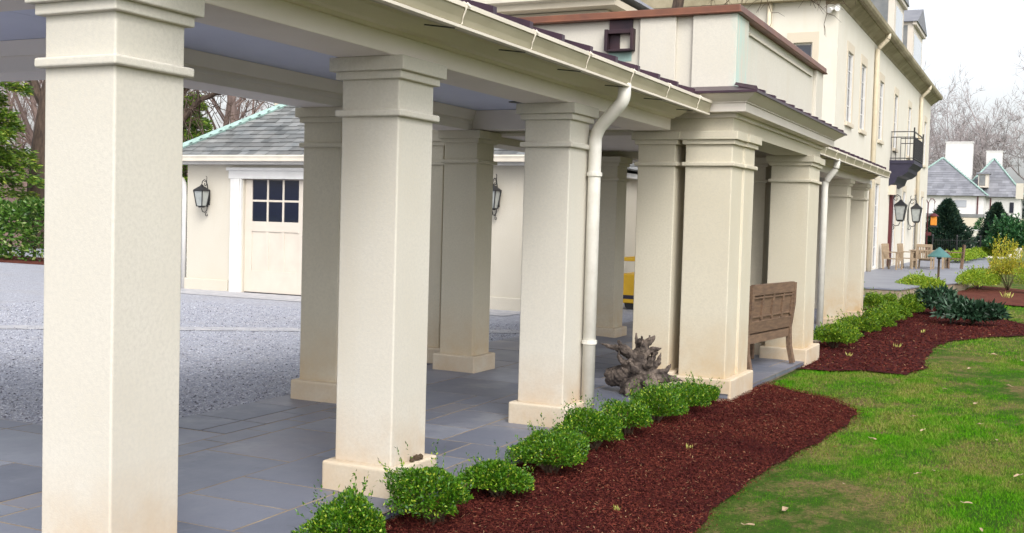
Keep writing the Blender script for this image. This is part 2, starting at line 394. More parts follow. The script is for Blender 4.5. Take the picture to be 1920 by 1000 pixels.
# pale paved strip across the gravel, and the mulch strip below the hedge
ps = grid_sheet('pale_track', [0,.22,.45], np.linspace(0,14,40), lambda x,y: -.022, M['track'])
ps.data.transform(Matrix.Translation((-16.6,7.35,0)) @ Matrix.Rotation(math.radians(-54),4,'Z'))
grid_sheet('garage_apron', [-17,-12,-8], [16.3,17.4], lambda x,y: -.023, M['track'])
def poly_sheet(name, pts, fz, m, thick=.0, sub=6, wob=.0, seed=1):
    r = random.Random(seed); P = []
    for i in range(len(pts)):
        a, b = pts[i], pts[(i+1)%len(pts)]
        L = math.hypot(b[0]-a[0], b[1]-a[1]); k = max(1, int(L/.22))
        for j in range(k):
            t = j/k; P.append((a[0]+(b[0]-a[0])*t+r.uniform(-wob,wob), a[1]+(b[1]-a[1])*t+r.uniform(-wob,wob)))
    bm = bmesh.new(); vs = [bm.verts.new((x,y,0)) for x,y in P]
    es = [bm.edges.new((vs[i], vs[(i+1)%len(vs)])) for i in range(len(vs))]
    bmesh.ops.triangle_fill(bm, use_beauty=True, edges=es)
    for _ in range(2): bmesh.ops.subdivide_edges(bm, edges=[e for e in bm.edges if e.calc_length() > .6], cuts=1)
    for v in bm.verts: v.co.z = fz(v.co.x, v.co.y)
    bmesh.ops.recalc_face_normals(bm, faces=bm.faces)
    if bm.faces and sum(f.normal.z for f in bm.faces) < 0: bmesh.ops.reverse_faces(bm, faces=bm.faces)
    me = bpy.data.meshes.new(name); bm.to_mesh(me); bm.free()
    for p in me.polygons: p.use_smooth = True
    o = link(name, me, m); o['kind'] = 'structure'; return o
BED1 = [(-3.16,-1),(-1.75,-1),(-1.6,3),(-1.63,5.81),(-1.70,6.27),(-1.65,7.41),(-1.54,8.41),(-1.50,8.98),(-1.46,9.9),(-1.52,10.6),(-1.84,11.24),(-2.27,11.54),(-2.66,12.0),(-2.7,10.3),(-3.16,10.3)]
BED2 = [(-2.66,13.7),(-2.27,13.74),(-1.95,14.05),(-1.43,13.98),(-1.30,15.03),(-1.42,15.82),(-1.47,18.02),(-1.36,19.61),(-.85,21.09),(-.27,21.92),(1.5,22.4),(1.5,25.2),(-.31,24.69),(-.88,26.03),(-1.2,28.6),(-2.64,28.5),(-3.1,28.2),(-3.64,27.7),(-3.7,24.2),(-3.1,23.8),(-3.1,14.9),(-2.66,14.9)]
BED3 = [(-3.45,32.4),(-3.27,31.3),(-1.95,31.3),(-.4,30.5),(2.5,30.5),(2.5,40),(-.54,39.4),(-2.0,41.0),(-2.15,37.4),(-3.05,34)]
poly_sheet('mulch_bed', BED1, lambda x,y: gz(x,y)+.022, M['mulch'], wob=.03, seed=3)
poly_sheet('mulch_bed', BED2, lambda x,y: gz(x,y)+.022, M['mulch'], wob=.04, seed=4)
poly_sheet('mulch_bed', BED3, lambda x,y: gz(x,y)+.03, M['mulch_far'], wob=.05, seed=5)

def inside(pts, x, y):
    c = np.zeros(len(x), bool); n = len(pts)
    for i in range(n):
        x1,y1 = pts[i]; x2,y2 = pts[(i+1)%n]
        if y1 == y2: continue
        c ^= ((y1 > y) != (y2 > y)) & (x < (x2-x1)*(y-y1)/(y2-y1)+x1)
    return c
def vnoise(x, y, s, seed):
    r = np.random.default_rng(seed); t = r.random((64,64)); u = x/s; v = y/s
    i = np.floor(u).astype(int); j = np.floor(v).astype(int); a = u-i; b = v-j; a = a*a*(3-2*a); b = b*b*(3-2*b)
    T = lambda p,q: t[p%64, q%64]
    return (T(i,j)*(1-a)+T(i+1,j)*a)*(1-b)+(T(i,j+1)*(1-a)+T(i+1,j+1)*a)*b
def scatter_strips(n, poly, lmin, lmax, w, seed, tilt=.35, lift=.03, spill=.06, ymin=None, ymax=None, yexp=1.):
    r = np.random.default_rng(seed)
    xs = [p[0] for p in poly]; ys = [p[1] for p in poly]
    y0 = min(ys) if ymin is None else ymin; y1 = max(ys) if ymax is None else ymax
    x = r.uniform(min(xs)-.1, max(xs)+.1, n); y = y0+(y1-y0)*r.random(n)**yexp
    jx = x+r.normal(size=n)*spill; jy = y+r.normal(size=n)*spill
    k = inside(poly, jx, jy); x = x[k]; y = y[k]; n = len(x)
    z = gz_np(x,y)+.022+lift*r.random(n)
    a = r.random(n)*6.283; L = r.uniform(lmin,lmax,n); t = r.normal(size=n)*tilt
    d = np.stack([np.cos(a)*np.cos(t), np.sin(a)*np.cos(t), np.sin(t)],1)
    s = np.stack([-np.sin(a), np.cos(a), r.normal(size=n)*.5],1)*w*(.5+r.random((n,1)))
    p = np.stack([x,y,z],1); e = d*L[:,None]
    return np.stack([p-e/2-s/2, p+e/2-s/2, p+e/2+s/2, p-e/2+s/2],1)
chips = np.concatenate([scatter_strips(190000, BED1, .006, .026, .0032, 21, spill=.05, ymin=3.8, ymax=12), scatter_strips(9000, BED1, .006, .03, .0035, 23, spill=.16, ymin=4.0, ymax=12), scatter_strips(80000, BED2, .012, .045, .007, 22, spill=.07, ymin=13.4)])
o = np_mesh('mulch_chips', chips, 4, M['mulch_chip']); tag(o, 'dark red shredded bark mulch covering the planting beds', 'mulch', kind='stuff')

# grass blades
def blades():
    r = np.random.default_rng(5); P = []
    for (n, y0, y1, x0, x1, L, w) in ((260000,4.4,9.5,-2.6,.6,.021,.0040),(190000,9.5,17,-2.7,1.2,.025,.006),(110000,17,32,-3.7,2.2,.034,.010)):
        x = r.uniform(x0,x1,n); y = r.uniform(y0,y1,n)
        keep = (x > -2.62) | (y > 26)
        for B in (BED1,BED2,BED3): keep &= ~inside(B, x+r.normal(size=n)*.05, y+r.normal(size=n)*.07)
        dn = vnoise(x,y*.6,.40,3)*.45+vnoise(x,y*.6,.10,4)*.45+vnoise(x,y,1.3,6)*.25
        keep &= r.random(n) < np.clip((dn-.40)*3.4, .42, 1)
        x = x[keep]; y = y[keep]; dn = dn[keep]; n = len(x)
        z = gz_np(x,y)-.002
        a = r.random(n)*6.283; lean = .5+.9*r.random(n)
        l = L*(.5+r.random(n))*(.6+.7*dn)
        d = np.stack([np.cos(a)*lean, np.sin(a)*lean, np.ones(n)],1); d /= np.linalg.norm(d,axis=1,keepdims=True)
        s = np.stack([-np.sin(a), np.cos(a), np.zeros(n)],1)*w
        p = np.stack([x,y,z],1)
        P.append(np.stack([p-s/2, p+s/2, p+d*l[:,None]],1))
    return np.concatenate(P)
o = np_mesh('grass', blades(), 3, M['blade']); tag(o, 'short patchy green and straw coloured grass of the lawn', 'grass', kind='stuff')

# loose stones on the gravel court
def pebbles(n):
    r = np.random.default_rng(9)
    y = 5.2+10*r.random(n)**1.5; x = -5.9-9.5*r.random(n)**1.3
    k = ~((x > -9.2) & (y < 5.8)); x = x[k]; y = y[k]; n = len(x)
    s = (.005+.010*r.random(n)**2.5)
    oc = np.array([(1,0,0),(0,1,0),(-1,0,0),(0,-1,0),(0,0,1),(0,0,-1)],float)
    fa = [(0,1,4),(1,2,4),(2,3,4),(3,0,4)]
    v = oc[None]*s[:,None,None]*(.6+.8*r.random((n,6,3))); a = r.random(n)*6.283
    c, q = np.cos(a)[:,None], np.sin(a)[:,None]
    vx = v[...,0]*c-v[...,1]*q; vy = v[...,0]*q+v[...,1]*c
    P = np.stack([vx+x[:,None], vy+y[:,None], v[...,2]*.7-.026],2)
    me = bpy.data.meshes.new('loose_gravel')
    F = (np.array(fa)[None]+6*np.arange(n)[:,None,None]).reshape(-1,3)
    me.vertices.add(n*6); me.vertices.foreach_set('co', P.reshape(-1).astype(np.float32))
    me.loops.add(len(F)*3); me.loops.foreach_set('vertex_index', F.reshape(-1).astype(np.int32))
    me.polygons.add(len(F)); me.polygons.foreach_set('loop_start', np.arange(0,len(F)*3,3,dtype=np.int32)); me.polygons.foreach_set('loop_total', np.full(len(F),3,dtype=np.int32))
    me.update(calc_edges=True)
    return link('loose_gravel', me, M['pebble'])
tag(pebbles(100000), 'loose blue grey crushed stone of the courtyard', 'gravel', kind='stuff')

# bluestone patio: one random ashlar pattern under the whole walkway
def patio():
    S = .2325; r = random.Random(42); x00, y00 = -2.665-32*.2325, -1.52
    def ok(x, y):
        if -5.95 < x < -3.13 and -1.6 < y < 24.0: return True
        if -6.5 < x < -2.66 and 10.3 < y < 14.95: return True
        return x < -5.8 and y < 5.75
    nx, ny = 33, 112; used = set(); b = MB(); cells = []
    C = lambda i,j: ok(x00+(i+.5)*S, y00+(j+.5)*S)
    for j in range(ny):
        for i in range(nx):
            if (i,j) in used or not C(i,j): continue
            opts = [(4,3),(3,4),(3,3),(5,3),(4,4),(2,3),(3,2),(4,2),(2,2),(3,5)]; r.shuffle(opts)
            for w,h in opts+[(2,1),(1,2),(1,1)]:
                q = [(i+a,j+c) for a in range(w) for c in range(h)]
                if all(t not in used and C(*t) for t in q): break
            used.update(q); J = .009
            x0,x1,y0,y1 = x00+i*S+J, x00+(i+w)*S-J, y00+j*S+J, y00+(j+h)*S-J
            dz = r.uniform(-.0015,.0015)
            gx = [x0+(x1-x0)*k/w for k in range(w+1)]; gy = [y0+(y1-y0)*k/h for k in range(h+1)]
            n0 = len(b.v); b.v += [(x,y,zs(x,y)+dz) for y in gy for x in gx]
            b.f += [(n0+q_*(w+1)+p_, n0+q_*(w+1)+p_+1, n0+(q_+1)*(w+1)+p_+1, n0+(q_+1)*(w+1)+p_) for q_ in range(h) for p_ in range(w)]
            rim = [n0+k for k in range(w+1)]+[n0+k*(w+1)+w for k in range(1,h+1)]+[n0+h*(w+1)+k for k in range(w-1,-1,-1)]+[n0+k*(w+1) for k in range(h-1,0,-1)]
            n1 = len(b.v); b.v += [(b.v[k][0],b.v[k][1],b.v[k][2]-.045) for k in rim]; L_ = len(rim)
            b.f += [(rim[k], n1+k, n1+(k+1)%L_, rim[(k+1)%L_]) for k in range(L_)]
            cells += q; continue
            v = [(x,y,zs(x,y)+dz) for x,y in ((x0,y0),(x1,y0),(x1,y1),(x0,y1))]
            b.add(v+[(x,y,z-.045) for x,y,z in v], [(0,1,2,3),(7,6,5,4),(0,4,5,1),(1,5,6,2),(2,6,7,3),(3,7,4,0)])
            cells += q
    o = b.build('patio', M['bluestone'], fix=False); o['kind'] = 'structure'
    m = MB()
    for i,j in cells:
        x0,x1,y0,y1 = x00+i*S, x00+(i+1)*S, y00+j*S, y00+(j+1)*S
        m.add([(x,y,zs(x,y)-.0025) for x,y in ((x0,y0),(x1,y0),(x1,y1),(x0,y1))], [(0,1,2,3)])
    m.build('patio_joints', M['mortar'], fix=False)['kind'] = 'structure'
    e = MB()
    for y0,y1,x in ((-1.5,10.4,-3.17),(14.9,24,-3.17),(10.45,14.9,-2.70)):
        for k in range(int((y1-y0)/.5)):
            a, c = y0+k*.5, min(y1, y0+(k+1)*.5)
            e.add([(x,a,zs(x,a)-.035),(x,c,zs(x,c)-.035),(x,c,zs(x,c)-.3),(x,a,zs(x,a)-.3)], [(0,1,2,3)])
    e.build('patio_edge', M['mortar'], fix=False)['kind'] = 'structure'
patio()
# garden terrace by the house: paved platform with a low step
TER = [(-5.95,31.1),(-3.42,30.95),(-3.1,33.6),(-2.2,37.2),(-2.2,52),(-2.5,64),(-3.6,78),(-5.95,78)]
def terrace():
    b = MB(); b.prism(TER, -.05, 0); o = b.build('terrace', M['terrace_stone'], bevel=.01); o['kind'] = 'structure'
    b = MB(); b.prism(off_poly(TER, 0) and [(x+(.03 if x < -5 else -.03), y+.03) for x,y in TER], -.5, -.05)
    b.build('terrace_riser', M['mortar'])['kind'] = 'structure'
    MB().box(-4.4,-3.55,30.1,30.93,-.4,-.21).build('step', M['terrace_stone'], bevel=.01)['kind'] = 'structure'
terrace()

# ================================================================== WALKWAY AND PAVILION
CAP = 2.49
def column(parent, outline, zb, name='column', tan=False):
    SM = M['stucco_tan'] if tan else M['stucco']
    s = MB().prism(outline, zb+.16, CAP-.005); c = s.build(name, SM, parent, bevel=.010, seg=3)
    xs_ = [p[0] for p in outline]; ys_ = [p[1] for p in outline]
    MB().prism(off_poly(rect(min(xs_),max(xs_),min(ys_),max(ys_)),.055), zb-.30, zb+.165).build('base', M['stucco_base'], c, bevel=.016, seg=3)
    MB().prism(off_poly(outline,.030), 2.155, 2.195).build('neck_band', SM, c, bevel=.010, seg=3)
    k = MB().prism(off_poly(outline,.028), 2.365, 2.412); k.prism(off_poly(outline,.056), 2.410, CAP)
    k.build('capital', SM, c, bevel=.006)
    return c
def sq(x0, y0, s=.385): return rect(x0, x0+s, y0, y0+s)
def gutter(parent, y0, y1, xo, z0, hang=.9, h0=.3):
    """ogee gutter along y, outer lip at xo, underside at z0"""
    g = MB(); p = [(xo-.125,z0+.005),(xo-.055,z0),(xo-.03,z0+.014),(xo-.022,z0+.045),(xo-.006,z0+.085),(xo-.002,z0+.112),(xo-.016,z0+.112),(xo-.02,z0+.05),(xo-.06,z0+.02),(xo-.115,z0+.02),(xo-.115,z0+.12),(xo-.125,z0+.12)]
    g.extr(p, y0, y1)
    g.extr([(xo-.12,z0+.02),(xo-.02,z0+.02),(xo-.006,z0+.11),(xo-.12,z0+.11)], y0, y0+.01); g.extr([(xo-.12,z0+.02),(xo-.02,z0+.02),(xo-.006,z0+.11),(xo-.12,z0+.11)], y1-.01, y1)
    G = g.build('gutter', M['gutter'], parent)
    MB().extr([(xo-.004,z0+.098),(xo+.006,z0+.098),(xo+.006,z0+.124),(xo-.018,z0+.124),(xo-.018,z0+.115),(xo-.004,z0+.115)], y0, y1).build('rolled_lip', M['gutter_lip'], G)
    MB().extr([(xo-.06,z0-.010),(xo-.018,z0-.010),(xo-.018,z0+.006),(xo-.06,z0+.006)], y0, y1).build('lower_bead', M['gutter_lip'], G)
    y = y0+h0
    while y < y1:
        b = MB(); pts = [(xo-.16,y-.1,z0-.006),(xo-.06,y,z0-.012),(xo-.016,y,z0+.012),(xo-.010,y,z0+.05),(xo+.006,y,z0+.088),(xo+.012,y,z0+.118),(xo-.01,y,z0+.13)]
        b.tube(pts[1:], .0045, 5); b.tube([(xo,y+.02,z0+.128),(xo+.02,y+.03,z0+.105)], .007, 6)
        b.build('hanger', M['gutter_lip'], G)
        MB().bar((xo-.16,y-.16,z0-.012), (xo-.05,y-.02,z0-.012), .012, .006).build('hanger_tail', M['iron'], G)
        y += hang
    return G
def batten_roof(parent, y0, y1, xe, ze, xr, zr, step=.51, y_first=None, name='roof'):
    """low batten-seam copper roof, two slopes, eave (xe,ze), ridge (xr,zr)"""
    b = MB(); xm = 2*xr-xe; t = .03
    b.extr([(xe,ze),(xe,ze+t),(xr,zr+t),(xm,ze+t),(xm,ze),(xr,zr)], y0, y1)
    r = b.build(name, M['copper_roof'], parent)
    y = y_first if y_first is not None else y0+.25
    while y < y1:
        for xa in (xe, xm):
            sg = 1 if xa == xe else -1
            MB().add([(xa+sg*.012,y-.05,ze+t),(xa+sg*.012,y,ze+t),(xa+sg*.012,y,ze+t+.052),(xa+sg*.012,y-.05,ze+t+.052),
                   (xr,y-.05,zr+t),(xr,y,zr+t),(xr,y,zr+t+.052),(xr,y-.05,zr+t+.052)], [(0,1,2,3),(7,6,5,4),(0,4,5,1),(1,5,6,2),(2,6,7,3),(3,7,4,0)]).build('batten_seam', M['copper_roof'], r)
        y += step
    return r
def downspout(parent, pts, r=.051, m=None, foot=True):
    # rounded bends
    P = [Vector(p) for p in pts]; out = [P[0]]
    for i in range(1, len(P)-1):
        a, b, c = P[i-1], P[i], P[i+1]; q = min(.14, (a-b).length*.45, (c-b).length*.45)
        s, e = b+(a-b).normalized()*q, b+(c-b).normalized()*q
        for k in range(7):
            t = k/6; out.append(s*(1-t)**2+b*2*t*(1-t)+e*t*t)
    out.append(P[-1])
    b = MB().tube(out, r, 14); return b.build('downspout', m or M['pipe'], parent, smooth=True)

XF = -3.29                                   # lawn face of the column shafts
walk = thing('covered_walkway', 'near cream covered walkway on square columns with grey gutter and dark metal roof', 'walkway', (0,0,0))
for y in (3.20, 5.29, 7.76, 10.40):
    column(walk, sq(XF-.385, y), -.0 if y < 10 else -.03, tan=y > 10)
for x, y in ((-5.735,5.22),(-5.735,7.70),(-5.665,10.02),(-8.2,3.2),(-8.2,5.22)):
    column(walk, sq(x, y), 0, tan=y > 7)
def walk_roof(parent, y0, y1, ends=True, yf=None, yr=None):
    yr = yr or y0
    MB().box(-3.67,-3.295,y0,y1,CAP,2.70).build('beam', M['beam'], parent, bevel=.006)
    MB().box(-5.73,-5.36,yr,y1,CAP,2.70).build('beam', M['beam'], parent, bevel=.006)
    MB().box(-5.36,-3.67,y0,y1,2.70,2.74).build('ceiling', M['ceiling'], parent)
    m = MB(); m.extr([(-3.67,2.495),(-3.67,2.53),(-3.69,2.53),(-3.69,2.495)], y0, y1); m.extr([(-3.67,2.655),(-3.67,2.697),(-3.715,2.697)], y0, y1)
    m.extr([(-5.36,2.60),(-5.345,2.60),(-5.315,2.697),(-5.36,2.697)], yr, y1); m.extr([(-5.36,2.575),(-5.36,2.555),(-5.35,2.555),(-5.35,2.575)], yr, y1)
    m.build('cornice_moulding', M['beam'], parent)
    s = MB(); s.extr([(-3.295,2.60),(-3.265,2.60),(-3.25,2.615),(-3.21,2.622),(-3.14,2.668),(-3.10,2.705),(-3.03,2.705),(-3.03,2.76),(-3.295,2.76)], y0, y1)
    s.extr([(-5.73,2.6),(-5.77,2.6),(-5.9,2.705),(-6.0,2.705),(-6.0,2.76),(-5.73,2.76)], yr, y1)
    s.build('soffit', M['soffit'], parent)
    gutter(parent, y0, y1, -2.895, 2.640)
    gutter_b = None
    batten_roof(parent, y0, y1, -2.995, 2.765, -4.52, 3.20, .513, yf)
walk_roof(walk, 3.21, 10.24, yf=3.30, yr=5.61)
AX = -8.2
MB().box(AX,-3.675,3.215,3.575,CAP,2.70).build('beam', M['beam'], walk, bevel=.006)
MB().box(AX,-5.365,5.235,5.605,CAP,2.70).build('beam', M['beam'], walk, bevel=.006)
MB().box(AX,-5.365,3.58,5.23,2.70,2.74).build('ceiling', M['ceiling'], walk)
m = MB(); m.extr([(3.575,2.495),(3.595,2.495),(3.595,2.53),(3.575,2.53)], AX, -3.70, 'x'); m.extr([(3.575,2.655),(3.62,2.697),(3.575,2.697)], AX, -3.72, 'x')
m.extr([(5.235,2.60),(5.22,2.60),(5.19,2.697),(5.235,2.697)], AX, -5.37, 'x'); m.build('cornice_moulding', M['beam'], walk)
MB().extr([(3.215,2.60),(3.18,2.605),(3.02,2.705),(2.93,2.705),(2.93,2.76),(3.215,2.76)], AX, -3.30, 'x').build('soffit', M['beam'], walk)
MB().extr([(2.90,2.76),(2.90,2.79),(4.41,3.23),(5.95,2.79),(5.95,2.76),(4.41,3.20)], AX-.2, -4.6, 'x').build('roof', M['copper_roof'], walk)
MB().add([(-2.99,2.90,2.768),(-2.99,3.22,2.768),(-4.55,4.43,3.20),(-4.55,2.90,2.768)], [(0,1,2),(0,2,3)]).build('hip_roof', M['copper_roof'], walk)
for x, y in ((-4.55,4.7),(-4.55,7.6),(-4.55,9.4)): MB().lathe([(.07,2.694),(.075,2.699),(.02,2.701)], (x,y), 16).build('ceiling_light', M['iron'], walk)
for y in (10.05,):
    MB().box(-5.36,-3.67,y,y+.185,CAP+.01,2.699).build('cross_beam', M['beam'], walk, bevel=.006)
downspout(walk, [(-2.96,8.02,2.66),(-2.96,8.02,2.53),(-3.225,8.115,2.30),(-3.225,8.115,2.1),(-3.225,8.115,-.06)])
for z in (.62, 1.95): MB().tube([(-3.225,8.115,z),(-3.225,8.115,z+.03)], .062, 14).build('pipe_strap', M['pipe'], walk, smooth=False)

pav = thing('entrance_pavilion', 'projecting cream pavilion with paired columns under a parapet with brown copper coping', 'pavilion', (0,0,0))
P0, P1, Q0, Q1 = -6.36, -2.725, 10.41, 14.93
stepL = lambda x0,y0: [(x0,y0),(x0+.465,y0),(x0+.465,y0+.40),(x0+.488,y0+.40),(x0+.488,y0+.80),(x0,y0+.80)]
def mirY(o, y): return [(a, 2*y-b) for a,b in o][::-1]
def mirX(o, x): return [(2*x-a, b) for a,b in o][::-1]
YM = (Q0+Q1)/2; XM = (P0+P1)/2
front = stepL(P1-.465, Q0)
column(pav, front, -.06, tan=True); column(pav, mirY(front, YM), -.12, tan=True)
column(pav, mirX(front, XM), 0, tan=True); column(pav, mirX(mirY(front, YM), XM), 0, tan=True)
column(pav, sq(XF-.385-.05, 14.50), -.12, tan=True); column(pav, sq(-5.725, 14.3), -.05, tan=True)
pr = rect(P0, P1, Q0, Q1)
bm_ = MB()
bm_.box(P0+.004,P1-.004,Q0+.004,Q0+.38,CAP,2.70); bm_.box(P0+.004,P1-.004,Q1-.38,Q1-.004,CAP,2.70)
bm_.box(P1-.40,P1-.004,Q0+.38,Q1-.38,CAP,2.70); bm_.box(P0+.004,P0+.40,Q0+.38,Q1-.38,CAP,2.70)
bm_.build('beam', M['stucco_tan'], pav)
MB().box(P0+.40,P1-.40,Q0+.38,Q1-.38,2.575,2.61).build('ceiling', M['beam'], pav)
cn = MB(); cn.prism(off_poly(pr,.03), 2.62, 2.662); cn.prism(off_poly(pr,.145), 2.662, 2.745); cn.prism(off_poly(pr,.16), 2.745, 2.758)
cn.prism(off_poly(pr,.165), 2.758, 2.79, off_poly(pr,.215)); cn.prism(off_poly(pr,.215), 2.79, 2.826, off_poly(pr,.265))
cn.build('cornice', M['trim'], pav, bevel=.004)
rf = MB(); rf.prism(off_poly(pr,.285), 2.826, 2.846); rf.prism(off_poly(pr,.282), 2.846, 2.92, off_poly(pr,.0))
rfo = rf.build('skirt_roof', M['copper_roof'], pav)
y = Q0+.1
while y < Q1+.2:
    x0, x1 = P1+.275, P1+.02
    rb = MB().add([(x0,y-.05,2.847),(x0,y,2.847),(x0,y,2.878),(x0,y-.05,2.878),(x1,y-.05,2.914),(x1,y,2.914),(x1,y,2.945),(x1,y-.05,2.945)], [(0,1,2,3),(7,6,5,4),(0,4,5,1),(1,5,6,2),(2,6,7,3),(3,7,4,0)]); rb.build('batten_seam', M['copper_roof'], rfo)
    y += .45
rb = MB().add([(P1+.26,Q0-.28,2.848),(P1+.28,Q0-.22,2.848),(P1+.27,Q0-.25,2.885),(P1+.0,Q0-.03,2.925),(P1+.03,Q0+.0,2.925),(P1+.01,Q0-.01,2.955)], [(0,1,2),(3,5,4),(0,3,4,1),(1,4,5,2),(2,5,3,0)])
rb.build('hip_seam', M['copper_roof'], rfo)
# parapet: low walls with pilasters
pw = MB(); z0, z1 = 2.90, 3.615; T = .22; a0,a1,b0,b1 = P0, P1-.0, Q0, Q1-.02
i = .045
pw.box(a0+i,a1-i,b0+i,b0+T,z0,z1); pw.box(a0+i,a1-i,b1-T,b1-i,z0,z1); pw.box(a1-T,a1-i,b0+T,b1-T,z0,z1); pw.box(a0+i,a0+T,b0+T,b1-T,z0,z1)
PW = pw.build('parapet', M['stucco_stained'], pav, bevel=.006)
for q in ((-3.16,a1,b0,b0+.10),(-3.70,-3.33,b0,b0+i+.001),(a0,a0+.4,b0,b0+i+.001),(-5.4,-5.03,b0,b0+i+.001),(a1-i-.001,a1,b0+.10,b0+.46),(a1-i-.001,a1,b1-.45,b1)):
    MB().box(*q,z0,z1-.003).build('pilaster', M['stucco_stained'], PW, bevel=.006)
ml = MB(); ml.box(a1-i,a1-i+.022,b0+.62,b1-.62,3.50,3.525); ml.build('panel_moulding', M['stucco_wall'], PW)
for nm, q in (('coping', .035),):
    k = MB(); w = .36
    k.prism(off_poly([(a0,b0),(a1,b0),(a1,b1),(a0,b1)], q), 3.617, 3.688); k.prism(off_poly([(a0,b0),(a1,b0),(a1,b1),(a0,b1)], q+.012), 3.612, 3.630)
    k.build('coping', M['copper'], PW, bevel=.008)
sc = MB(); x0,x1,y = -4.05,-3.765,b0+i
sc.box(x0+.02,x1-.02,y-.03,y-.001,3.50,3.64); SC = sc.build('scupper', M['copper_dark'], pav, bevel=.004)
sc = MB(); sc.box(x0-.012,x0+.022,y-.085,y-.001,3.30,3.515); sc.box(x1-.022,x1+.008,y-.085,y-.001,3.30,3.515); sc.box(x0+.022,x1-.022,y-.075,y-.001,3.47,3.51); sc.box(x0+.022,x1-.022,y-.075,y-.001,3.295,3.318)
sc.box(x0+.022,x0+.13,y-.012,y-.001,3.318,3.47); sc.build('scupper_box', M['copper_dark'], SC, bevel=.003)
MB().box(x0+.01,x1-.03,y-.004,y+.001,3.20,3.294).build('verdigris_patch', M['verdigris'], SC)

walk2 = thing('covered_walkway', 'far short covered walkway between the pavilion and the two-storey house', 'walkway', (0,0,0))
for y in (20.85, 22.95): column(walk2, sq(XF-.385, y), -.25, tan=True)
for y in (20.85, 22.95): column(walk2, sq(-5.735, y), -.1)
walk_roof(walk2, 15.08, 23.65, yf=15.4)
downspout(walk2, [(-2.96,17.60,2.66),(-2.96,17.60,2.52),(-3.13,17.62,2.30),(-3.13,17.62,2.1),(-3.13,17.62,-.25)])
tag(MB().box(-3.75,-3.12,17.2,18.0,-.3,-.17).build('splash_block', M['mortar'], bevel=.01), 'grey stone splash block under the far white downspout', 'splash block')
# stray mulch crumbs on the second column's base
q = MB(); rr = random.Random(3)
for cx,cy,s in ((-3.262,5.53,.028),(-3.256,5.565,.018),(-3.262,5.47,.013)):
    n0 = len(q.v); q.lathe([(s*.5,.163),(s,.172),(s*.7,.19),(s*.2,.198)], (cx,cy), 7); q.v[n0:] = [(x+rr.uniform(-.006,.006),yy+rr.uniform(-.006,.006),z+rr.uniform(-.003,.004)) for x,yy,z in q.v[n0:]]
tag(q.build('mulch_clump', M['stem']), 'small dark mulch clump lying on the second column base', 'mulch clump')

# ================================================================== GARAGE
def slate_plane(mb, O, U, W, wmax, u0, u1, row=.17, wid=.25, seed=1, th=.020):
    """overlapping slates on a plane; u0(w), u1(w) bound each row"""
    r = random.Random(seed); O = Vector(O); U = Vector(U).normalized(); W = Vector(W).normalized(); Nn = U.cross(W).normalized()
    w = 0
    while w < wmax-.02:
        a, b = u0(w), u1(w); u = a-r.random()*wid
        while u < b:
            k = wid*r.uniform(.7,1.3); s, e = max(u,a), min(u+k-.006,b)
            if e-s > .03:
                d = r.uniform(-.012,.012); lo = w+d-.01; hi = min(w+row+.03, wmax); t = th+r.uniform(0,.012)
                p = [O+U*s+W*lo+Nn*t, O+U*e+W*lo+Nn*t, O+U*e+W*hi+Nn*.003, O+U*s+W*hi+Nn*.003, O+U*s+W*lo-Nn*.001, O+U*e+W*lo-Nn*.001]
                mb.add(p, [(0,1,2,3),(4,5,1,0)])
            u += k
        w += row
def hip_roof(parent, x0, x1, y0, y1, z, h, m, row=.17, wid=.25, seed=1, caps=None, capr=.05, sides='SENW'):
    """hip roof over a rectangle with slates; ridge along the longer side"""
    dx, dy = x1-x0, y1-y0; k = min(dx,dy)/2
    r0, r1 = ((x0+k,(y0+y1)/2),(x1-k,(y0+y1)/2)) if dx >= dy else (((x0+x1)/2,y0+k),((x0+x1)/2,y1-k))
    core = MB(); c = [(x0,y0,z),(x1,y0,z),(x1,y1,z),(x0,y1,z),(r0[0],r0[1],z+h),(r1[0],r1[1],z+h)]
    f = [(0,1,5,4),(2,3,4,5),(1,2,5),(3,0,4)] if dx >= dy else [(0,1,4),(1,2,5,4),(2,3,5),(3,0,4,5)]
    core.add(c, f+[(3,2,1,0)]); s = MB(); sl = math.hypot(k,h)
    def side(O, U, W, L, long):
        slate_plane(s, O, U, W, sl, (lambda w: w/sl*k), (lambda w: L-w/sl*k), row, wid, seed)
    kx = k
    side((x0,y0,z),(1,0,0),(0,k,h),dx,0); side((x1,y0,z),(0,1,0),(-k,0,h),dy,0); side((x1,y1,z),(-1,0,0),(0,-k,h),dx,0); side((x0,y1,z),(0,-1,0),(k,0,h),dy,0)
    n = len(s.v); s.add(core.v, core.f)
    o = s.build('roof', m, parent, fix=False)
    if caps:
        cb = MB()
        for a, b in ((0,4),(1,5 if dx >= dy else 4),(2,5),(3,4 if dx >= dy else 5),(4,5)):
            if (Vector(c[a])-Vector(c[b])).length < .01: continue
            cb.tube([Vector(c[a])+Vector((0,0,.035)), Vector(c[b])+Vector((0,0,.035))], capr, 6)
        cb.build('hip_capping', caps, o)
    return o
GX0, GX1, GY, GZ = -15.85, -8.16, 17.4, -.03
gar = thing('garage', 'cream garage with slate hip roof and panelled doors across the gravel', 'garage', (-12,20.9,-.03)); GO = (-12,20.9,-.03)
w = MB(); w.box(GX0,-14.40,GY,GY+.3,GZ,2.52); w.box(-9.95,GX1,GY,GY+.3,GZ,2.52); w.box(-14.40,-9.95,GY,GY+.3,2.26,2.52)
w.box(GX0,GX0+.3,GY+.3,GY+7,GZ,2.52); w.box(GX1-.3,GX1,GY+.3,GY+7,GZ,2.52); w.box(GX0+.3,GX1-.3,GY+6.7,GY+7,GZ,2.52)
w.build('wall', M['stucco_wall'], gar, off=GO)
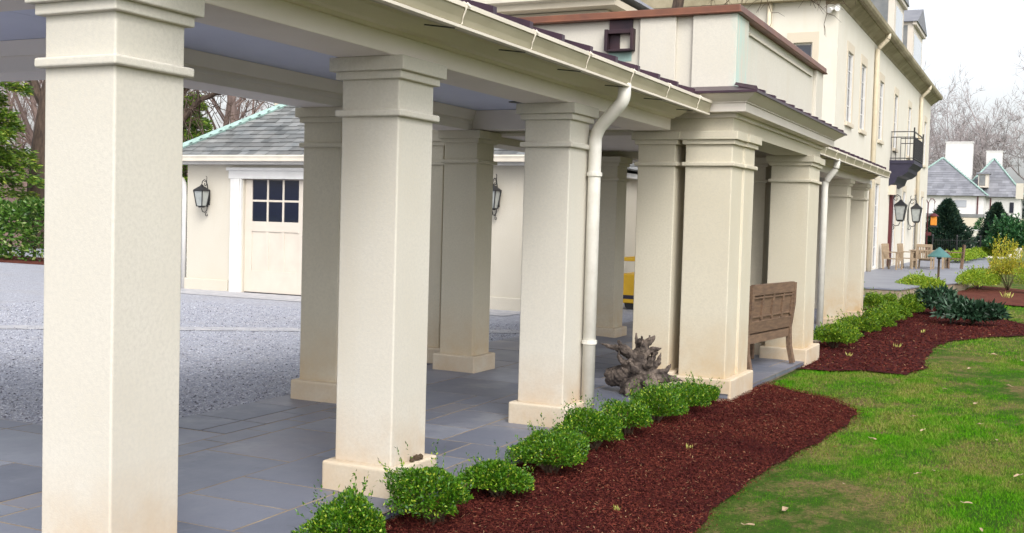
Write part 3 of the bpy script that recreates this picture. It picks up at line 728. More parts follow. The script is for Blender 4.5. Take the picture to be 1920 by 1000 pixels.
for q in ((GX0-.03,-14.75,GY-.035,GY-.001),(-9.6,GX1+.03,GY-.035,GY-.001),(GX0-.03,GX0-.001,GY,GY+7)): MB().box(*q,GZ-.1,.20).build('plinth', M['stucco_wall'], gar, off=GO, bevel=.012)
t = MB(); t.box(-14.70,-14.42,GY-.05,GY+.02,GZ,2.24); t.box(-14.60,-14.46,GY-.075,GY-.05,GZ,2.24); t.box(-9.93,-9.65,GY-.05,GY+.02,GZ,2.24)
t.box(-14.74,-9.61,GY-.06,GY+.02,2.24,2.46); t.box(-14.78,-9.57,GY-.09,GY-.06,2.40,2.46); t.build('door_frame', M['white'], gar, off=GO, bevel=.006)
for i in range(3):
    x0 = -14.40+i*1.483; x1 = x0+1.477; yy = GY+.06
    d = MB(); d.box(x0,x0+.17,yy,yy+.05,GZ+.02,2.235); d.box(x1-.17,x1,yy,yy+.05,GZ+.02,2.235); d.box(x0+.17,x1-.17,yy,yy+.05,GZ+.02,.42); d.box(x0+.17,x1-.17,yy,yy+.05,1.20,1.40); d.box(x0+.17,x1-.17,yy,yy+.05,2.225,2.235)
    pw_ = (x1-x0-.34)
    for k in (1,2): d.box(x0+.17+pw_*k/3-.02,x0+.17+pw_*k/3+.02,yy+.004,yy+.046,1.40,2.225)
    for k in (1,2): d.box(x0+.17+pw_*k/3-.04,x0+.17+pw_*k/3+.04,yy+.004,yy+.046,.42,1.20)
    d.box(x0+.17,x1-.17,yy+.008,yy+.042,1.79,1.83); d.box(x0+.17,x1-.17,yy+.018,yy+.03,.42,1.20)
    D = d.build('garage_door', M['cream_paint'], gar, off=GO, bevel=.004)
    MB().box(x0+.17,x1-.17,yy+.020,yy+.028,1.40,2.225).build('window_panes', M['glass'], D, off=GO)
    MB().box(x0+.01,x1-.01,yy-.01,yy+.04,GZ+.0,GZ+.018).build('threshold_gap', M['iron'], D, off=GO)
ov = .32
b = MB(); b.box(GX0-.22,GX1+.22,GY-.22,GY+7.22,2.52,2.62); b.build('eaves_board', M['white'], gar, off=GO, bevel=.006)
R_ = hip_roof(gar, GX0-ov, GX1+ov, GY-ov, GY+7+ov, 2.68, 2.55, M['slate'], .165, .24, 5, M['verdigris'], .075)
for ch in [R_]+list(R_.children):
    ch.data.transform(Matrix.Translation((12,-20.9,.03)))
gp = [(GY-.36,2.575),(GY-.24,2.57),(GY-.24,2.69),(GY-.25,2.69),(GY-.345,2.69),(GY-.375,2.69),(GY-.38,2.67),(GY-.365,2.63)]
MB().extr(gp, GX0-.40, GX1+.40, 'x').build('gutter', M['gutter_lip'], gar, off=GO)
MB().box(GX0-.40,GX1+.40,GY-.245,GY-.2,2.62,2.70).build('fascia', M['gutter'], gar, off=GO)
dp = downspout(gar, [(GX0-.30,GY-.30,2.58),(GX0-.30,GY-.30,2.42),(GX0-.075,GY-.02,2.2),(GX0-.075,GY+.0,1.9),(GX0-.075,GY+.0,GZ)], .05, M['white']); dp.data.transform(Matrix.Translation((12,-20.9,.03)))
dp = downspout(gar, [(GX1+.28,GY-.30,2.58),(GX1+.28,GY-.30,2.42),(GX1+.08,GY-.02,2.2),(GX1+.08,GY+.0,1.9),(GX1+.08,GY+.0,GZ)], .05, M['white']); dp.data.transform(Matrix.Translation((12,-20.9,.03)))

# shaded service wing that closes the court on the right
wing = thing('service_wing', 'low cream service wing closing the courtyard behind the colonnade', 'building', (-6,24,0)); WO = (-6,24,0)
MB().box(-8.1,-3.9,23.9,27.5,-.2,2.55).build('wall', M['stucco_wall'], wing, off=WO)
MB().box(-8.3,-3.8,23.6,27.6,2.55,2.74).build('fascia', M['white'], wing, off=WO, bevel=.006)
MB().extr([(23.45,2.66),(23.6,2.64),(23.6,2.78),(23.43,2.78)], -8.4, -3.8, 'x').build('gutter', M['gutter_lip'], wing, off=WO)
MB().add([(-8.4,23.4,2.78),(-3.7,23.4,2.78),(-3.7,27.7,2.78),(-8.4,27.7,2.78),(-6.05,25.5,3.6),(-6.0,25.5,3.6)], [(0,1,5,4),(1,2,5),(2,3,4,5),(3,0,4),(3,2,1,0)]).build('roof', M['slate'], wing, off=WO)

# ================================================================== LANTERNS
def lantern(name, label, loc, rz, s=1., group=None):
    """wall lantern, wall at local y=0, body hangs out towards local -y"""
    L = thing(name, label, 'lantern', loc, rz, group)
    bp = MB(); bp.box(-.05*s,.05*s,-.02*s,0,-.13*s,.13*s); bp.build('back_plate', M['iron'], L, bevel=.004)
    y = -.20*s
    # scrolls
    def spiral(c, r0, r1, a0, a1, n=16): return [(0, c[0]+(r0+(r1-r0)*i/n)*math.cos(a0+(a1-a0)*i/n)*s, c[1]+(r0+(r1-r0)*i/n)*math.sin(a0+(a1-a0)*i/n)*s) for i in range(n+1)]
    b = MB()
    b.tube([(0,-.01*s,.10*s),(0,-.03*s,.27*s),(0,-.07*s,.37*s),(0,-.13*s,.385*s),(0,-.185*s,.35*s),(0,y,.28*s)], .009*s, 6)
    b.tube(spiral((-.10*s,.30*s), .06, .015, 2.2, -4.2), .007*s, 5); b.tube([(0,-.06*s,.37*s),(0,-.05*s,.44*s),(0,-.08*s,.46*s)], .007*s, 5)
    b.tube([(0,-.01*s,-.10*s),(0,-.04*s,-.24*s),(0,-.10*s,-.285*s),(0,-.17*s,-.27*s),(0,y,-.20*s)], .009*s, 6)
    b.tube(spiral((-.04*s,-.33*s), .05, .012, 1.6, 7.6), .007*s, 5)
    b.build('scroll_bracket', M['iron'], L, smooth=True)
    f = MB(); n = 4
    top, bot, zt, zb = .115*s, .070*s, .16*s, -.16*s
    for i in range(4):
        a = math.pi/4+i*math.pi/2; c, q = math.cos(a)*1.414, math.sin(a)*1.414
        f.bar((c*bot,y+q*bot,zb),(c*top,y+q*top,zt),.016*s)
        a2 = a+math.pi/2; c2, q2 = math.cos(a2)*1.414, math.sin(a2)*1.414
        f.bar((c*bot,y+q*bot,zb),(c2*bot,y+q2*bot,zb),.018*s); f.bar((c*top,y+q*top,zt),(c2*top,y+q2*top,zt),.022*s)
    f.prism([(-top*1.1,y-top*1.1),(top*1.1,y-top*1.1),(top*1.1,y+top*1.1),(-top*1.1,y+top*1.1)], zt+.008*s, zt+.09*s, [(-.035*s,y-.035*s),(.035*s,y-.035*s),(.035*s,y+.035*s),(-.035*s,y+.035*s)])
    f.lathe([(.03*s,zt+.085*s),(.04*s,zt+.10*s),(.018*s,zt+.12*s),(.004*s,zt+.14*s)], (0,y), 8)
    f.lathe([(.06*s,zb-.03*s),(.07*s,zb-.01*s),(.07*s,zb)], (0,y), 8)
    f.build('frame', M['iron'], L)
    MB().prism([(-bot*.93,y-bot*.93),(bot*.93,y-bot*.93),(bot*.93,y+bot*.93),(-bot*.93,y+bot*.93)], zb+.006*s, zt-.006*s, [(-top*.93,y-top*.93),(top*.93,y-top*.93),(top*.93,y+top*.93),(-top*.93,y+top*.93)]).build('glass_panes', M['lamp_glass'], L)
    return L
lantern('wall_lantern', 'black scrolled wall lantern left of the garage doors', (-15.30,GY,1.83), 0, .98)
lantern('wall_lantern', 'black scrolled wall lantern at the right end of the garage wall', (-8.74,GY,1.92), 0, .98)

# ================================================================== HOUSE
HX, HY0, HY1 = -5.9, 34.4, 63.9
house = thing('house', 'long two-storey cream house with tall windows and slate dormers', 'house', (-11,49,0)); HO = (-11,49,0)
def hb(mb, name, m, parent=house, **k): return mb.build(name, m, parent, off=HO, **k)
WIN = [36.85, 39.75, 44.4, 49.0, 54.1, 58.6, 61.5]
wl = MB()
# lawn wall with real openings (upper windows, ground floor doors)
lows = [44.25, 49.6, 53.3, 58.2, 61.4]
def wall_x(mb, x, y0, y1, z0, z1, holes, t=.35):
    ys = sorted({y0,y1}|{h[0] for h in holes}|{h[1] for h in holes})
    for a, b in zip(ys[:-1], ys[1:]):
        hs = sorted([h for h in holes if h[0] <= a+1e-6 and h[1] >= b-1e-6], key=lambda h: h[2]); z = z0
        for h in hs:
            if h[2] > z: mb.box(x-t,x,a,b,z,h[2])
            z = h[3]
        if z < z1: mb.box(x-t,x,a,b,z,z1)
H = [(y-.52,y+.52,4.98,7.22) for y in WIN]+[(y-.55,y+.55,.06,3.30) for y in lows]
wall_x(wl, HX, HY0, HY1, -.3, 8.35, H)
wl.box(-8.0,HX-.35,HY0,HY0+.35,-.3,8.35) if False else None
ew = [(-7.22,-6.66,5.9,7.22)]
wl.box(-16,-7.22,HY0,HY0+.35,-.3,8.35); wl.box(-6.66,HX-.35,HY0,HY0+.35,-.3,8.35); wl.box(-7.22,-6.66,HY0,HY0+.35,-.3,5.9); wl.box(-7.22,-6.66,HY0,HY0+.35,7.22,8.35)
wl.box(-16,HX-.35,HY1-.35,HY1,-.3,8.35)
hb(wl, 'wall', M['house_wall'])
def win_x(y, hw, z0, z1, surround=True, sill=True, name='window'):
    x = HX-.045; t = .07
    f = MB(); f.box(x-.05,x+.04,y-hw,y-hw+t,z0,z1); f.box(x-.05,x+.04,y+hw-t,y+hw,z0,z1); f.box(x-.05,x,y-hw+t,y+hw-t,z0,z0+t); f.box(x-.05,x,y-hw+t,y+hw-t,z1-t,z1)
    f.box(x-.045,x-.005,y-.02,y+.02,z0+t,z1-t)
    for k in (1,2,3): f.box(x-.043,x-.007,y-hw+t,y+hw-t,z0+(z1-z0)*k/4-.015,z0+(z1-z0)*k/4+.015)
    F = hb(f, name, M['white'])
    hb(MB().box(x-.03,x-.022,y-hw+t,y+hw-t,z0+t,z1-t), 'panes', M['glass_house'], F)
    s = MB()
    s.box(HX-.001,HX+.018,y-hw-.20,y-hw-.01,z0,z1+.30); s.box(HX-.001,HX+.018,y+hw+.01,y+hw+.20,z0,z1+.30); s.box(HX-.001,HX+.020,y-hw-.01,y+hw+.01,z1+.01,z1+.30)
    hb(s, 'surround', M['surround'], F)
    if sill: hb(MB().box(HX-.15,HX+.09,y-hw-.14,y+hw+.14,z0-.13,z0-.002), 'sill', M['surround'], F, bevel=.01)
for y in WIN: win_x(y, .52, 4.98, 7.22)
for y in lows: win_x(y, .55, .06, 3.30, sill=False, name='french_window')
f = MB(); x0,x1,z0,z1,yy = -7.22,-6.66,5.9,7.22,HY0+.12
f.box(x0,x0+.05,yy,yy+.05,z0,z1); f.box(x1-.05,x1,yy,yy+.05,z0,z1); f.box(x0+.05,x1-.05,yy,yy+.05,z1-.05,z1); f.box(x0+.05,x1-.05,yy,yy+.05,z0,z0+.05); F = hb(f, 'window', M['white'])
hb(MB().box(x0+.05,x1-.05,yy+.02,yy+.03,z0+.05,z1-.05), 'panes', M['glass'], F)
s = MB(); s.box(x0-.2,x0-.01,HY0-.02,HY0+.001,z0,z1+.32); s.box(x1+.01,x1+.2,HY0-.02,HY0+.001,z0,z1+.32); s.box(x0-.01,x1+.01,HY0-.021,HY0+.001,z1+.01,z1+.32); hb(s, 'surround', M['surround'], F)
# eaves
e = MB(); e.extr([(-6.3,8.35),(HX+.02,8.35),(HX+.06,8.42),(HX+.34,8.62),(HX+.36,8.66),(HX+.36,8.76),(-6.3,8.76)], HY0-.02, HY1+.45); hb(e, 'eaves', M['dirty_gutter'])
e = MB(); e.extr([(HX+.36,8.66),(HX+.50,8.66),(HX+.55,8.74),(HX+.56,8.86),(HX+.36,8.86)], HY0-.05, HY1+.5); hb(e, 'gutter', M['dirty_gutter'])
hb(MB().box(-16,-6.3,HY0,HY0+.35,8.351,8.83), 'gable_band', M['house_wall'])
hb(MB().box(-16.3,HX+.3,HY0-.35,HY0-.03,8.47,8.80), 'end_eaves', M['dirty_gutter'])
hb(MB().tube([(-7.97,HY0-.1,8.5),(-7.97,HY0-.1,0)], .08, 12), 'downspout', M['pipe_tan'], smooth=True)
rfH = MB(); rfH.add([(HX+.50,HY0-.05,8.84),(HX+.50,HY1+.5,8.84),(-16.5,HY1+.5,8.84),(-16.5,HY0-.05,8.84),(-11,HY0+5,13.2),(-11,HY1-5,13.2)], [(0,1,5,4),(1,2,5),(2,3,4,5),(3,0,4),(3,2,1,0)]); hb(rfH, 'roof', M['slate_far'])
for k,(y0,yr) in enumerate(((48.0,51.2),(55.0,59.3))):
    xf = -6.0; d = MB(); d.box(-9.5,xf,y0,yr,8.9,11.4); Dm = hb(d, 'dormer', M['cream_paint'])
    hb(MB().add([(xf-.25,y0-.012,9.0),(-9.4,y0-.012,9.0),(-9.4,y0-.012,11.2),(xf-.25,y0-.012,11.2)], [(0,1,2,3)]), 'slate_cheek', M['slate'], Dm)
    m_ = (y0+yr)/2
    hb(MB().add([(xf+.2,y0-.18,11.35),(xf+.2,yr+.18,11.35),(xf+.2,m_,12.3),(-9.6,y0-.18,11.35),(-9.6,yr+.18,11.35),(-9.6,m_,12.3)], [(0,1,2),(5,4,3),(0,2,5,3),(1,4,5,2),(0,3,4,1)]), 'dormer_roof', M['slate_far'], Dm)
    c = MB(); c.box(xf-.02,xf+.14,y0-.1,yr+.1,11.2,11.348); hb(c, 'dormer_cornice', M['cream_paint'], Dm)
    c = MB(); c.box(xf-.01,xf+.015,y0+.5,yr-.5,9.4,10.9); hb(c, 'dormer_window', M['glass_pale'], Dm)
for y in (42.2, 58.05):
    dpp = downspout(house, [(HX+.46,y,8.70),(HX+.46,y,8.50),(HX+.10,y,8.15),(HX+.10,y,7.8),(HX+.10,y,0)], .085, M['pipe_tan']); dpp.data.transform(Matrix.Translation((11,-49,0)))
fl = MB(); fl.box(-6.02,-5.93,HY0-.06,HY0,8.16,8.26); fl.tube([(-5.98,HY0-.05,8.2),(-5.90,HY0-.28,8.16)], [.05,.09], 8); fl.tube([(-6.05,HY0-.05,8.2),(-6.15,HY0-.25,8.12)], [.05,.09], 8); hb(fl, 'floodlight', M['white'])
# juliet balcony on a dark corbelled bracket
by0, by1, bx = 47.6, 51.2, -4.95
bl = MB(); bl.box(HX,bx,by0,by1,4.28,4.42)
prof = [(HX,4.28),(bx-.04,4.28),(bx-.10,4.18),(bx-.20,4.10),(bx-.22,3.95),(bx-.42,3.80),(bx-.62,3.74),(bx-.70,3.50),(HX,3.35)]
bl.extr(prof, by0+.03, by1-.03); B = hb(bl, 'balcony', M['navy'])
rl = MB()
for z in (5.58, 5.36, 4.50):
    rl.bar((HX+.02,by0+.03,z),(bx-.03,by0+.03,z),.04,.035); rl.bar((HX+.02,by1-.03,z),(bx-.03,by1-.03,z),.04,.035); rl.bar((bx-.03,by0+.03,z),(bx-.03,by1-.03,z),.04,.035)
for k in range(6): rl.bar((HX+.05+k*.18,by0+.03,4.42),(HX+.05+k*.18,by0+.03,5.58 if k in (0,5) else 5.36),.022)
for k in range(30): rl.bar((bx-.03,by0+.03+k*.122,4.42),(bx-.03,by0+.03+k*.122,5.36),.03)
for y in (by0+.03, by1-.03): rl.tube([(bx-.03,y,4.42),(bx-.03,y,5.75)], .03, 6)
hb(rl, 'railing', M['iron'], B)
hb(MB().box(HX,HX+.28,by0+.05,by0+.35,3.0,3.40), 'corbel_stone', M['surround'])
hb(MB().box(HX+.001,HX+.12,48.05,48.45,.05,3.35), 'shutter', M['maroon'])
# wing behind the parapet
wg = MB(); wg.box(-22,-10.9,28.0,34.3,-.2,7.3); hb(wg, 'rear_wing_wall', M['surround'])  # darker tan than the house wall: shade put into its colour
wg = MB(); wg.box(-22.5,-10.5,27.5,34.3,7.32,7.50); hb(wg, 'rear_wing_soffit', M['surround'])
wg = MB(); wg.extr([(27.3,7.52),(27.5,7.48),(27.5,7.66),(27.28,7.66)], -22.5, -10.4, 'x'); hb(wg, 'rear_wing_gutter', M['gutter_lip'])
wg = MB(); wg.add([(-22.6,27.3,7.66),(-10.4,27.3,7.66),(-10.4,34.3,7.66),(-22.6,34.3,7.66),(-19,31,10),(-14,31,10)], [(0,1,5,4),(1,2,5),(2,3,4,5),(3,0,4),(3,2,1,0)]); hb(wg, 'rear_wing_roof', M['slate_far'])

lantern('wall_lantern', 'left of the two big black house lanterns under the balcony', (HX,48.7,2.28), math.pi/2, 1.95)
lantern('wall_lantern', 'right of the two big black house lanterns by the terrace doors', (HX,55.0,2.28), math.pi/2, 1.95)

# ================================================================== BENCH
def bench():
    b = thing('garden_bench', 'weathered brown wooden bench seen from behind between the pavilion columns', 'bench', (-3.045,13.05,-.09), R(-8))
    def post(y):
        m = MB(); pts = [(.205,0),(.155,.22),(.145,.44),(.185,.74),(.190,1.00)]
        for (x0,z0),(x1,z1) in zip(pts[:-1],pts[1:]): m.bar((x0,y,z0),(x1,y,z1),.055,.065,(0,1,0))
        return m
    L = .69
    for y in (-L, L): post(y).build('rear_leg', M['wood_grey'], b)
    for y in (-L, L): MB().box(-.36,-.30,y-.03,y+.03,0,.64).build('front_leg', M['wood_grey'], b, bevel=.006)
    for y in (-L, L): MB().box(-.40,.14,y-.045,y+.045,.64,.675).build('armrest', M['wood_grey'], b, bevel=.01)
    s = MB()
    for k in range(5): s.box(-.37+k*.10,-.285+k*.10,-L-.02,L+.02,.42,.445)
    s.build('seat', M['wood_grey'], b, bevel=.005)
    s = MB(); s.box(-.35,-.32,-L+.03,L-.03,.34,.42); s.bar((.135,-L+.03,.38),(.135,L-.03,.38),.04,.10); s.build('seat_rail', M['wood_grey'], b)
    back = MB()
    X = lambda z: .145+.04*clamp((z-.44)/.30,0,1)+.005*clamp((z-.74)/.26,0,1)
    def plank(y0, y1, z0, z1, t=.03, dx=0):
        back.add([(X(z0)-t/2+dx,y0,z0),(X(z0)+t/2+dx,y0,z0),(X(z0)+t/2+dx,y1,z0),(X(z0)-t/2+dx,y1,z0),(X(z1)-t/2+dx,y0,z1),(X(z1)+t/2+dx,y0,z1),(X(z1)+t/2+dx,y1,z1),(X(z1)-t/2+dx,y1,z1)],
                 [(3,2,1,0),(4,5,6,7),(0,1,5,4),(1,2,6,5),(2,3,7,6),(3,0,4,7)])
    plank(-L+.03,L-.03,.885,1.01,.045); plank(-L+.03,L-.03,.45,.585,.035)
    w = (2*L-.06)/4
    for k in range(5):
        y = -L+.03+k*w
        if k in (1,2,3): plank(y-.022,y+.022,.60,.90,.04)
        else: plank(y-.02+(.02 if k == 0 else -.02),y+.02+(.02 if k == 0 else -.02),.60,.90,.036)
    for k in range(4):
        y = -L+.03+k*w; plank(y+.03,y+w-.03,.845,.865,.028); plank(y+.015,y+w-.015,.57,.90,.012,-.008); plank(y+.03,y+w-.03,.625,.645,.028)
    back.build('backrest', M['wood_grey'], b, bevel=.004)
bench()

# ================================================================== DRIFTWOOD ROOT
def driftwood():
    r = random.Random(8); b = MB()
    b.tube([(-.27,.20,.12),(-.14,.08,.16),(.0,0,.19),(.10,-.03,.20)], [.085,.10,.12,.09], 10)
    b.tube([(.02,0,.02),(.02,0,.2),(.0,.02,.36),(.05,.02,.50)], [.12,.105,.07,.03], 10)
    b.tube([(-.12,.0,.0),(-.08,0,.15),(-.04,0,.3)], [.06,.07,.05], 8); b.tube([(.17,-.05,.0),(.13,-.03,.1),(.08,0,.22)], [.07,.08,.06], 8)
    sp = [((.0,.0,.32),(-.14,-.03,.42),(-.20,-.05,.50),.05),((.0,.0,.30),(-.22,.05,.42),(-.38,.10,.45),.035),((.04,0,.34),(.06,0,.47),(.10,-.02,.55),.045),((.05,0,.34),(-.02,.02,.48),(-.03,.02,.56),.035),
          ((.05,0,.36),(.14,0,.43),(.22,-.02,.44),.035),((.08,-.02,.22),(.19,-.02,.31),(.21,-.03,.40),.04),((.10,-.02,.20),(.26,-.02,.22),(.31,-.03,.30),.04),((.12,-.02,.16),(.28,-.03,.16),(.43,-.06,.145),.05),
          ((-.05,.0,.26),(-.16,.0,.30),(-.19,-.02,.40),.04),((.06,-.05,.25),(.10,-.14,.30),(.13,-.18,.38),.04),((.0,-.06,.22),(-.05,-.16,.25),(-.09,-.22,.33),.04),((.05,-.08,.15),(.10,-.18,.12),(.12,-.26,.05),.05),
          ((-.03,-.06,.12),(-.10,-.15,.08),(-.12,-.2,.0),.05),((.12,-.05,.10),(.22,-.1,.06),(.27,-.12,.0),.045),((.02,.02,.42),(.0,-.06,.50),(.02,-.1,.55),.03),((.04,.02,.40),(.12,.06,.50),(.15,.08,.54),.03)]
    for a, m, e, q in sp:
        m2 = tuple((p+s)/2+r.uniform(-.015,.015) for p,s in zip(m,e))
        b.tube([a,m,m2,e], [q,q*.8,q*.5,q*.12], 7)
    for k in range(14):
        a = r.random()*6.283; t = r.uniform(.05,.42); c = (.03+.10*math.cos(a), .10*math.sin(a)-.02, t)
        e = (c[0]+.10*math.cos(a)*r.uniform(.4,1.1), c[1]+.10*math.sin(a)*r.uniform(.4,1.1), t+r.uniform(-.02,.09))
        b.tube([c, tuple((i+j)/2 for i,j in zip(c,e)), e], [.034,.022,.004], 6)
    o = b.build('driftwood_root', M['drift'], smooth=True)
    m = o.modifiers.new('remesh','REMESH'); m.mode = 'VOXEL'; m.voxel_size = .0055; m.use_smooth_shade = True
    t = bpy.data.textures.new('gnarl','CLOUDS'); t.noise_scale = .035; t.noise_depth = 3
    d = o.modifiers.new('gnarl','DISPLACE'); d.texture = t; d.strength = .030; d.mid_level = .5
    o.location = (-3.37,9.74,-.015); o.rotation_euler = (0,0,R(20)); o.scale = (.98,.98,1.02)
    tag(o, 'gnarled grey driftwood root standing on the patio before a column', 'driftwood')
driftwood()

# ================================================================== THINGS BEHIND
ct = thing('utility_cart', 'yellow utility cart with rail behind the colonnade', 'cart', (-6.35,19.6,-.03))
m = MB(); m.box(-.75,.80,-.4,.5,.12,.66); m.build('body', M['yellow'], ct, bevel=.02)
m = MB(); m.box(-.78,.83,-.43,-.37,.90,.96); m.box(-.78,-.72,-.43,-.37,.66,.90); m.box(.77,.83,-.43,-.37,.66,.90); m.box(-.78,-.72,-.37,.5,.90,.96); m.build('rail', M['yellow'], ct, bevel=.008)
m = MB(); m.box(-.72,.76,-.405,-.398,.20,.27); m.build('dark_band', M['navy'], ct)
for x in (-.5,.55):
    for y in (-.3,.35):
        MB().extr([(x+.13*math.cos(a*.3927),.11+.13*math.sin(a*.3927)) for a in range(16)], y-.04, y+.04).build('wheel', M['iron'], ct)
pt = MB(); pt.lathe([(.10,0),(.13,.02),(.17,.20),(.19,.22),(.19,.26),(.165,.26),(.15,.22)], (0,0), 20); o = pt.build('planter_pot', M['maroon'], smooth=True); o.location = (-4.55,15.2,-.06)
tag(o, 'dark red planter pot on the paving seen between two columns', 'pot')

# ================================================================== SHRUBS
def shrub(name, label, cat, x, y, rx, ry, h, n, leaf, wid, m, seed, group=None, z=None, rz=0, lump=.18, sprigs=50, stems=14, up=.5, low=.0, depth=.5):
    r = thing(name, label, cat, (x,y,(gz(x,y)+.01) if z is None else z), rz, group)
    np_mesh('foliage', mound(seed, n, rx, ry, h, leaf, wid, lump, sprigs, up, low, depth), 4, m, r)
    mound_stems(seed, rx, ry, h, stems).build('stems', M['stem'], r)
    return r
GB = 'clipped boxwoods along the colonnade edge'
near = [(-3.03,4.50,.24,.24,.30,'small boxwood cut off by the bottom of the picture'),
 (-2.92,5.14,.27,.27,.36,'big round boxwood in front of the second column base'),
 (-2.87,5.82,.22,.23,.28,'low dark boxwood just past the second column'),
 (-2.85,6.55,.27,.27,.33,'wide boxwood with yellow-green tips midway between second and third columns'),
 (-2.90,7.42,.27,.28,.34,'dense boxwood just in front of the third column base'),
 (-2.88,8.06,.22,.24,.33,'narrow boxwood at the foot of the near white downspout'),
 (-2.86,8.72,.22,.23,.29,'boxwood just before the driftwood root'),
 (-2.83,9.35,.24,.24,.29,'boxwood in front of the driftwood spikes'),
 (-2.86,10.00,.20,.20,.22,'small dark boxwood against the pavilion corner base')]
for i,(x,y,rx,ry,h,lab) in enumerate(near):
    shrub('boxwood', lab, 'shrub', x, y, rx*.88, ry*.88, h*.86, 9500 if i < 5 else 8000, .020, .0095, M['box_leaf'], 100+i, GB, sprigs=30, depth=.42, lump=.22)
far = [(-2.75,16.75,.35,.5,.36,'dark boxwood beside the pavilion far column base'),(-2.78,17.7,.30,.42,.33,'boxwood at the foot of the far white downspout'),(-2.72,19.1,.32,.5,.42,'bushy boxwood halfway along the far walkway'),
 (-2.68,20.5,.30,.5,.40,'boxwood beside the first far walkway column'),(-2.68,21.9,.30,.5,.44,'boxwood between the two far walkway columns'),(-2.62,23.0,.32,.5,.44,'boxwood beside the last walkway column'),
 (-2.55,24.6,.34,.5,.45,'boxwood just past the last walkway column'),(-2.50,26.0,.36,.5,.45,'end boxwood of the far row next to the dark rhododendron'),(-3.35,25.6,.32,.4,.42,'boxwood set back behind the last walkway column'),(-3.3,27.0,.30,.4,.36,'small rear boxwood nearest the terrace step')]
for i,(x,y,rx,ry,h,lab) in enumerate(far):
    shrub('boxwood', lab, 'shrub', x, y, rx*.92, ry*.72, h*.88, 6000, .036, .017, M['box_leaf_far'], 200+i, GB, sprigs=24, depth=.4, lump=.24)
shrub('rhododendron', 'smaller dark rhododendron at the back of the far bed', 'shrub', -2.05, 25.9, .38, .42, .56, 1600, .15, .05, M['azalea_leaf'], 301, None, lump=.3, sprigs=0, up=-.1)
shrub('rhododendron', 'wide drooping dark rhododendron at the right of the far bed', 'shrub', -1.28, 23.6, .56, .5, .50, 2400, .15, .05, M['azalea_leaf'], 302, None, lump=.3, sprigs=0, up=-.1)
shrub('boxwood', 'lime green flat mound beside the path light', 'shrub', -3.12, 34.3, .62, 1.3, .50, 8000, .055, .028, M['lime_leaf'], 303, None, sprigs=30)
shrub('boxwood', 'lime green mound right of the path on rusty mulch', 'shrub', -1.85, 38.2, .65, 1.6, .58, 8000, .06, .03, M['lime_leaf'], 304, None, sprigs=30)
shrub('spirea', 'loose yellow-green bush at the right picture edge', 'shrub', -1.0, 38.5, .75, 1.2, 1.35, 3200, .07, .03, M['yellow_leaf'], 305, None, lump=.35, sprigs=90, depth=.9)
shrub('spirea', 'small pale green bush cut off by the right edge', 'shrub', -.30, 37.0, .5, .8, .75, 1600, .06, .03, M['lime_leaf'], 306, None, lump=.35, sprigs=50, depth=.9)
for i,(x,y,w) in enumerate(((-3.9,60,.9),(-3.75,64,.8),(-3.55,68,.9),(-3.4,73,.9))):
    shrub('boxwood', ('lime hedge mound nearest the chairs along the path','second lime hedge mound before the iron fence','third lime hedge mound along the iron fence','farthest lime hedge mound along the path')[i], 'shrub', x, y, .55, 2.0, .62, 4500, .11, .05, M['lime_leaf'], 310+i, 'lime mounds along the path', z=-.1, sprigs=20)
shrub('small_shrub', 'small dark green shrub at the foot of the house corner', 'shrub', -5.2, 33.6, .4, .5, .6, 900, .06, .03, M['box_leaf_far'], 320, None)
def cone_tree(name, label, x, y, z, r, h, n, leaf, wid, m, seed, cat='evergreen', power=.8, ragged=.25, bare=.05):
    q = np.random.default_rng(seed); t = q.random(n)**.75
    u = 1-t
    a = q.random(n)*6.283; ph = q.random(4)*6.28
    prof = r*np.minimum(1, (t*1.0)**power*1.25)*np.clip((1.06-t)*6,.35,1)
    k = prof*(1+ragged*np.sin(a*3+ph[0]+u*9)+ragged*.7*np.sin(a*7+ph[1]-u*17))*(1-.6*q.random(n)**1.7)
    p = np.stack([np.cos(a)*k, np.sin(a)*k, h*(bare+(1-bare)*u)],1)
    d = np.stack([np.cos(a), np.sin(a), .5+.6*q.random(n)],1)+q.normal(size=(n,3))*.4
    T = thing(name, label, cat, (x,y,z)); np_mesh('crown', leaves(p,d,leaf,wid,q), 4, m, T)
    MB().tube([(0,0,-.1),(0,0,h*.5),(.02,0,h*.95)], [.07*r+.02,.04*r,.01], 6).build('trunk', M['bark'], T); return T
cone_tree('conical_yew', 'dark pointed evergreen left of the iron gate', -6.05, 80, -.3, 1.40, 3.9, 12000, .26, .10, M['ever_leaf'], 401, power=.75, ragged=.26)
cone_tree('conical_yew', 'dark leaning evergreen right of the low white wall', -3.05, 83, -.3, 1.05, 3.8, 9000, .26, .10, M['ever_leaf'], 402, power=.75, ragged=.30)
shrub('holly_bush', 'broad deep green holly bush right of the path', 'shrub', -1.95, 72, 1.35, 1.4, 2.5, 9000, .18, .09, M['holly_leaf'], 403, None, z=-.3, sprigs=40)
shrub('holly_bush', 'dark rounded bush at the far right edge', 'shrub', .2, 76, 1.2, 1.4, 2.0, 7000, .18, .09, M['holly_leaf'], 404, None, z=-.3, sprigs=30)
cone_tree('conical_yew', 'small light evergreen behind the low white wall', -4.75, 100, -.3, 1.3, 3.0, 1500, .25, .09, M['holly_leaf'], 405, power=.7)

